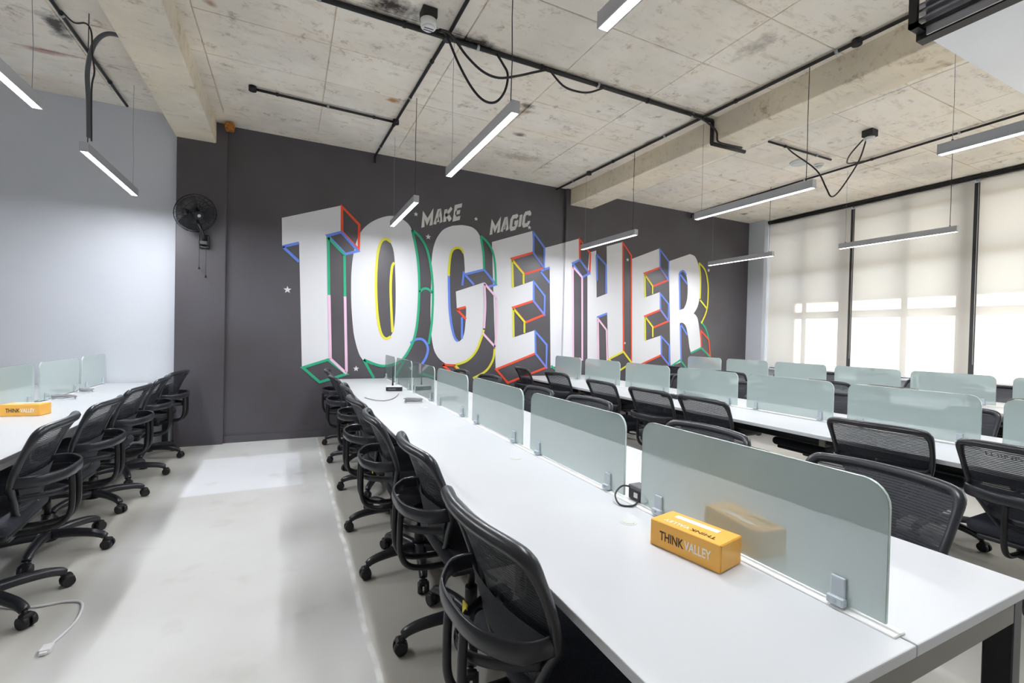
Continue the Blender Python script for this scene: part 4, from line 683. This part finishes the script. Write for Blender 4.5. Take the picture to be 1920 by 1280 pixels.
# air duct
t = thing('air_duct', 'pale metal air duct with black grille at the top right corner', 'duct', (3.42, 1.435, 3.2), 0)
part('duct_body', 'duct_white', t, lambda b: bx(b, (.0, -3.2, 0), (1.9, 0, .5), .004, 1))
part('bottom_rail', 'conduit_black', t, lambda b: (bx(b, (-.075, -3.2, -.012), (.0, .04, .035)), bx(b, (-.115, -3.2, .035), (-.075, .04, .055))))
part('slanted_panel', 'duct_grey', t, lambda b: bx(b, (-.10, -3.2, .0), (-.088, -.02, .50), mtx=Matrix.Rotation(R_(-6), 4, 'Y')))
for k in range(3): part('louvre', 'duct_grey', t, lambda b: bx(b, (-.135 - .012 * k, -3.2, .075 + .035 * k), (-.09 - .012 * k, .02, .085 + .035 * k)))
part('corner_post', 'conduit_black', t, lambda b: (bx(b, (-.19, -.01, .02), (-.165, .03, .58)), bx(b, (-.19, -.01, .02), (-.06, .03, .045))))
part('top_rail', 'conduit_black', t, lambda b: bx(b, (-.19, -3.2, .50), (-.15, .03, .54)))

# ================================================================ wall fan
fan = thing('wall_fan', 'black wall-mounted fan with pull cords on the charcoal column', 'fan', (-.97, YW - .06, 2.66), 0)
FM = Matrix.Translation((.01, -.20, -.0)) @ Vector((.50, -.72, -.42)).to_track_quat('Z', 'Y').to_matrix().to_4x4()
def ringpts(r, z, n=28): return [FM @ Vector((r * math.cos(2 * PI * k / n), r * math.sin(2 * PI * k / n), z)) for k in range(n)]
def front(b):
    for r, z in ((.215, .0), (.205, .035), (.16, .062), (.10, .074)): tube(b, ringpts(r, z), .0028, seg=5, closed=True)
    for k in range(26):
        a = 2 * PI * k / 26; u = Vector((math.cos(a), math.sin(a), 0))
        tube(b, [FM @ (u * r + Vector((0, 0, z))) for r, z in ((.05, .078), (.10, .074), (.16, .062), (.205, .035), (.215, 0))], .0018, seg=4)
part('front_cage', 'fan_black', fan, front)
def rear(b):
    for r, z in ((.215, -.01), (.17, -.055), (.10, -.07)): tube(b, ringpts(r, z), .0028, seg=5, closed=True)
    for k in range(26):
        a = 2 * PI * k / 26; u = Vector((math.cos(a), math.sin(a), 0))
        tube(b, [FM @ (u * r + Vector((0, 0, z))) for r, z in ((.05, -.075), (.10, -.07), (.17, -.055), (.215, -.01))], .0018, seg=4)
part('rear_cage', 'fan_black', fan, rear)
for k in range(3):
    def bl(b, k=k):
        G = []
        for i in range(7):
            r = .04 + .155 * i / 6; row = []
            for j in range(6):
                a = 2 * PI * k / 3 + (j / 5 - .5) * (1.35 - .25 * i / 6) + .25 * i / 6
                row.append(b.verts.new(FM @ Vector((r * math.cos(a), r * math.sin(a), -.02 + .04 * (j / 5)))))
            G.append(row)
        for i in range(6):
            for j in range(5): b.faces.new((G[i][j], G[i][j + 1], G[i + 1][j + 1], G[i + 1][j])).smooth = True
    part('blade', 'fan_black', fan, bl)
part('hub_badge', 'aluminium', fan, lambda b: cyl(b, FM @ Vector((0, 0, .076)), FM @ Vector((0, 0, .086)), .020, .016, 20))
part('hub_cap', 'fan_black', fan, lambda b: cyl(b, FM @ Vector((0, 0, .070)), FM @ Vector((0, 0, .080)), .052, .046, 20))
part('motor_housing', 'fan_black', fan, lambda b: (cyl(b, FM @ Vector((0, 0, -.06)), FM @ Vector((0, 0, -.17)), .065, .045, 18), cyl(b, FM @ Vector((0, 0, -.02)), FM @ Vector((0, 0, .03)), .04, .03, 16)))
part('wall_bracket', 'fan_black', fan, lambda b: (bx(b, (.02, -.035, -.36), (.12, 0, -.20), .012, 2), tube(b, spline([(.07, -.03, -.26), (.07, -.12, -.25), (.04, -.14, -.13), FM @ Vector((0, 0, -.13))], 4), .022, seg=10), bx(b, (.025, -.10, -.33), (.115, -.03, -.27), .012, 2)))
for x, z in ((.03, -.575), (.095, -.67)):
    cdo = part('pull_cord', 'wire_dark', fan, lambda b: cyl(b, (x, -.07, z), (x, -.07, -.33), .0025, seg=6))
    part('cord_knob', 'conduit_black', cdo, lambda b: cyl(b, (x, -.07, z - .03), (x, -.07, z), .011, .006, 10))

# ================================================================ things on the desks
def tissue_box(x, y, rz, label):
    t = thing('tissue_box', label, 'box', (x, y, ZD + .0005), rz, 'orange tissue boxes')
    part('carton', 'box_orange', t, lambda b: bx(b, (-.056, -.112, 0), (.056, .112, .078), .002, 1))
    part('end_flap', 'box_orange', t, lambda b: bx(b, (-.052, -.1135, .003), (.052, -.112, .075)))
    part('tissue_slot', 'ink_white', t, lambda b: bx(b, (.012, -.065, .0775), (.034, .075, .0795), .0008, 1))
    for body, m, y0, y1 in (('THINK', 'ink_brown', .078, -.002), ('VALLEY', 'ink_white', -.004, -.086)):
        me = text_mesh(body, .022); map_text(me, [(-.0566, y0, .025), (-.0566, y1, .025), (-.0566, y1, .052), (-.0566, y0, .052)]); add_mesh('printed_word', me, m, t)
        me = text_mesh(body, .012); map_text(me, [(-.018, -y0 - .005, .0787), (-.018, -y1 - .005, .0787), (-.036, -y1 - .005, .0787), (-.036, -y0 - .005, .0787)]); add_mesh('printed_word', me, m, t)
tissue_box(1.087, .982, .19, 'orange printed tissue box on the foreground desk before the divider')
tissue_box(-1.63, 4.33, R_(78), 'orange tissue box on the left desk at the picture edge')
a = thing('power_adapter', 'dark power adapter with cable between the first two dividers', 'adapter', (1.232, 1.380, ZD + .0005), 0)
part('body', 'plastic_black', a, lambda b: bx(b, (-.028, -.036, .006), (.028, .036, .056), .006, 2)); part('top_cover', 'flex_grey', a, lambda b: bx(b, (-.029, -.037, .045), (.029, .037, .062), .006, 2))
part('socket', 'white_plastic', a, lambda b: bx(b, (-.031, -.02, .02), (-.028, .0, .038)))
part('lead', 'wire_dark', a, lambda b: tube(b, spline([(-.02, .02, .05), (-.055, .038, .055), (-.095, .03, .03), (-.105, -.01, .0055), (-.07, -.04, .0055), (-.035, -.03, .013)], 5), .0035, seg=6))
r = thing('wifi_router', 'dark router with one upright antenna on the foreground desk', 'router', (1.04, 5.06, ZD), R_(-14))
part('body', 'plastic_black', r, lambda b: bx(b, (-.085, -.06, .003), (.085, .06, .045), .006, 2)); part('top_cover', 'white_plastic', r, lambda b: bx(b, (-.083, -.058, .043), (.083, .058, .049), .003, 1))
part('antenna', 'rubber_black', r, lambda b: (cyl(b, (-.02, .05, .045), (-.02, .05, .085), .010, .008, 8), cyl(b, (-.02, .05, .085), (-.02, .052, .25), .006, .005, 8)))
part('port_panel', 'flex_grey', r, lambda b: bx(b, (-.06, -.0615, .012), (.02, -.06, .03)))
def heap(x, y, label, m='wire_grey', n=5, rad=.06):
    pts = []
    for k in range(n * 8):
        an = 2 * PI * k / 8; rr = rad * (0.7 + .3 * random.random()); pts.append((x + rr * 1.5 * math.cos(an), y + rr * math.sin(an), ZD + .006 + .030 * k / (n * 8) + random.uniform(0, .006)))
    cable(pts, .004, m, label, 'cable_coil', 'loose cable coils on the desks')
heap(1.03, 4.16, 'grey cable coil on the foreground desk by the clearer divider'); heap(-1.70, 5.15, 'pale cable coil on the left desk below the middle divider', n=3); heap(-1.70, 5.62, 'small pale cable coil at the far end of the left desk', n=3, rad=.04)
cable([(.66, 4.55, ZD + .005), (.72, 4.36, ZD + .005), (.80, 4.30, ZD + .005), (.90, 4.42, ZD + .005), (.98, 4.62, ZD + .005), (1.02, 4.75, ZD + .005)], .004, 'wire_grey', 'thin grey cable lying across the far foreground desk')
p = thing('power_strip', 'black power strip on the middle desk before its dividers', 'power strip', (3.70, 3.66, ZD), R_(2))
part('body', 'plastic_black', p, lambda b: bx(b, (-.03, -.16, .002), (.03, .16, .042), .006, 2))
for k in range(4): part('socket', 'flex_grey', p, lambda b: bx(b, (-.02, -.135 + .075 * k, .041), (.02, -.09 + .075 * k, .044), .004, 1))
cable([(-.90, 2.61, .006), (-.87, 2.78, .006), (-.90, 2.95, .006), (-.98, 3.0, .006), (-1.08, 3.0, .006), (-1.2, 3.04, .006), (-1.34, 3.14, .006)], .006, 'wire_white', 'white cable lying on the floor under the left chairs')
o = part('cable_plug', 'white_plastic', None, lambda b: (bx(b, (-.02, -.03, 0), (.02, .02, .022), .005, 2), bx(b, (-.012, -.042, .006), (.012, -.03, .016)))); o.location = (-.90, 2.585, 0); tag(o, 'white plug lying on the floor by the left chair wheel', 'plug')
# waste bins
def bin_(x, y, label, m, r0, r1, h):
    t = thing('waste_bin', label, 'bin', (x, y, 0), 0)
    def wl(b):
        n = 28
        A = [b.verts.new((r0 * math.cos(2 * PI * k / n), r0 * math.sin(2 * PI * k / n), .012)) for k in range(n)]; B = [b.verts.new((r1 * math.cos(2 * PI * k / n), r1 * math.sin(2 * PI * k / n), h)) for k in range(n)]
        for k in range(n): b.faces.new((A[k], A[(k + 1) % n], B[(k + 1) % n], B[k])).smooth = True
    part('wall', m, t, wl); part('base', 'steel_black' if m == 'wire_mesh' else m, t, lambda b: cyl(b, (0, 0, 0), (0, 0, .014), r0 + .002, seg=28))
    part('rim', 'steel_black' if m == 'wire_mesh' else m, t, lambda b: tube(b, [(r1 * math.cos(2 * PI * k / 28), r1 * math.sin(2 * PI * k / 28), h) for k in range(28)], .006, seg=6, closed=True))
bin_(2.83, .66, 'black wire mesh waste bin on the floor at the right edge', 'wire_mesh', .10, .13, .27)
bin_(1.21, 2.16, 'shiny steel waste bin under the foreground desk', 'steel_bin', .10, .115, .26)
# perforated lettering on the chair at the right edge
for o in list(bpy.data.objects):
    if o.type == 'EMPTY' and str(o.get('label', '')).startswith('black mesh chair at the right picture edge'):
        me = text_mesh('THINKVALLEY', .004)
        map_text(me, [(-.298, .15, .853), (-.298, -.15, .853), (-.308, -.15, .871), (-.308, .15, .871)])
        add_mesh('rail_lettering', me, 'flex_grey', o)
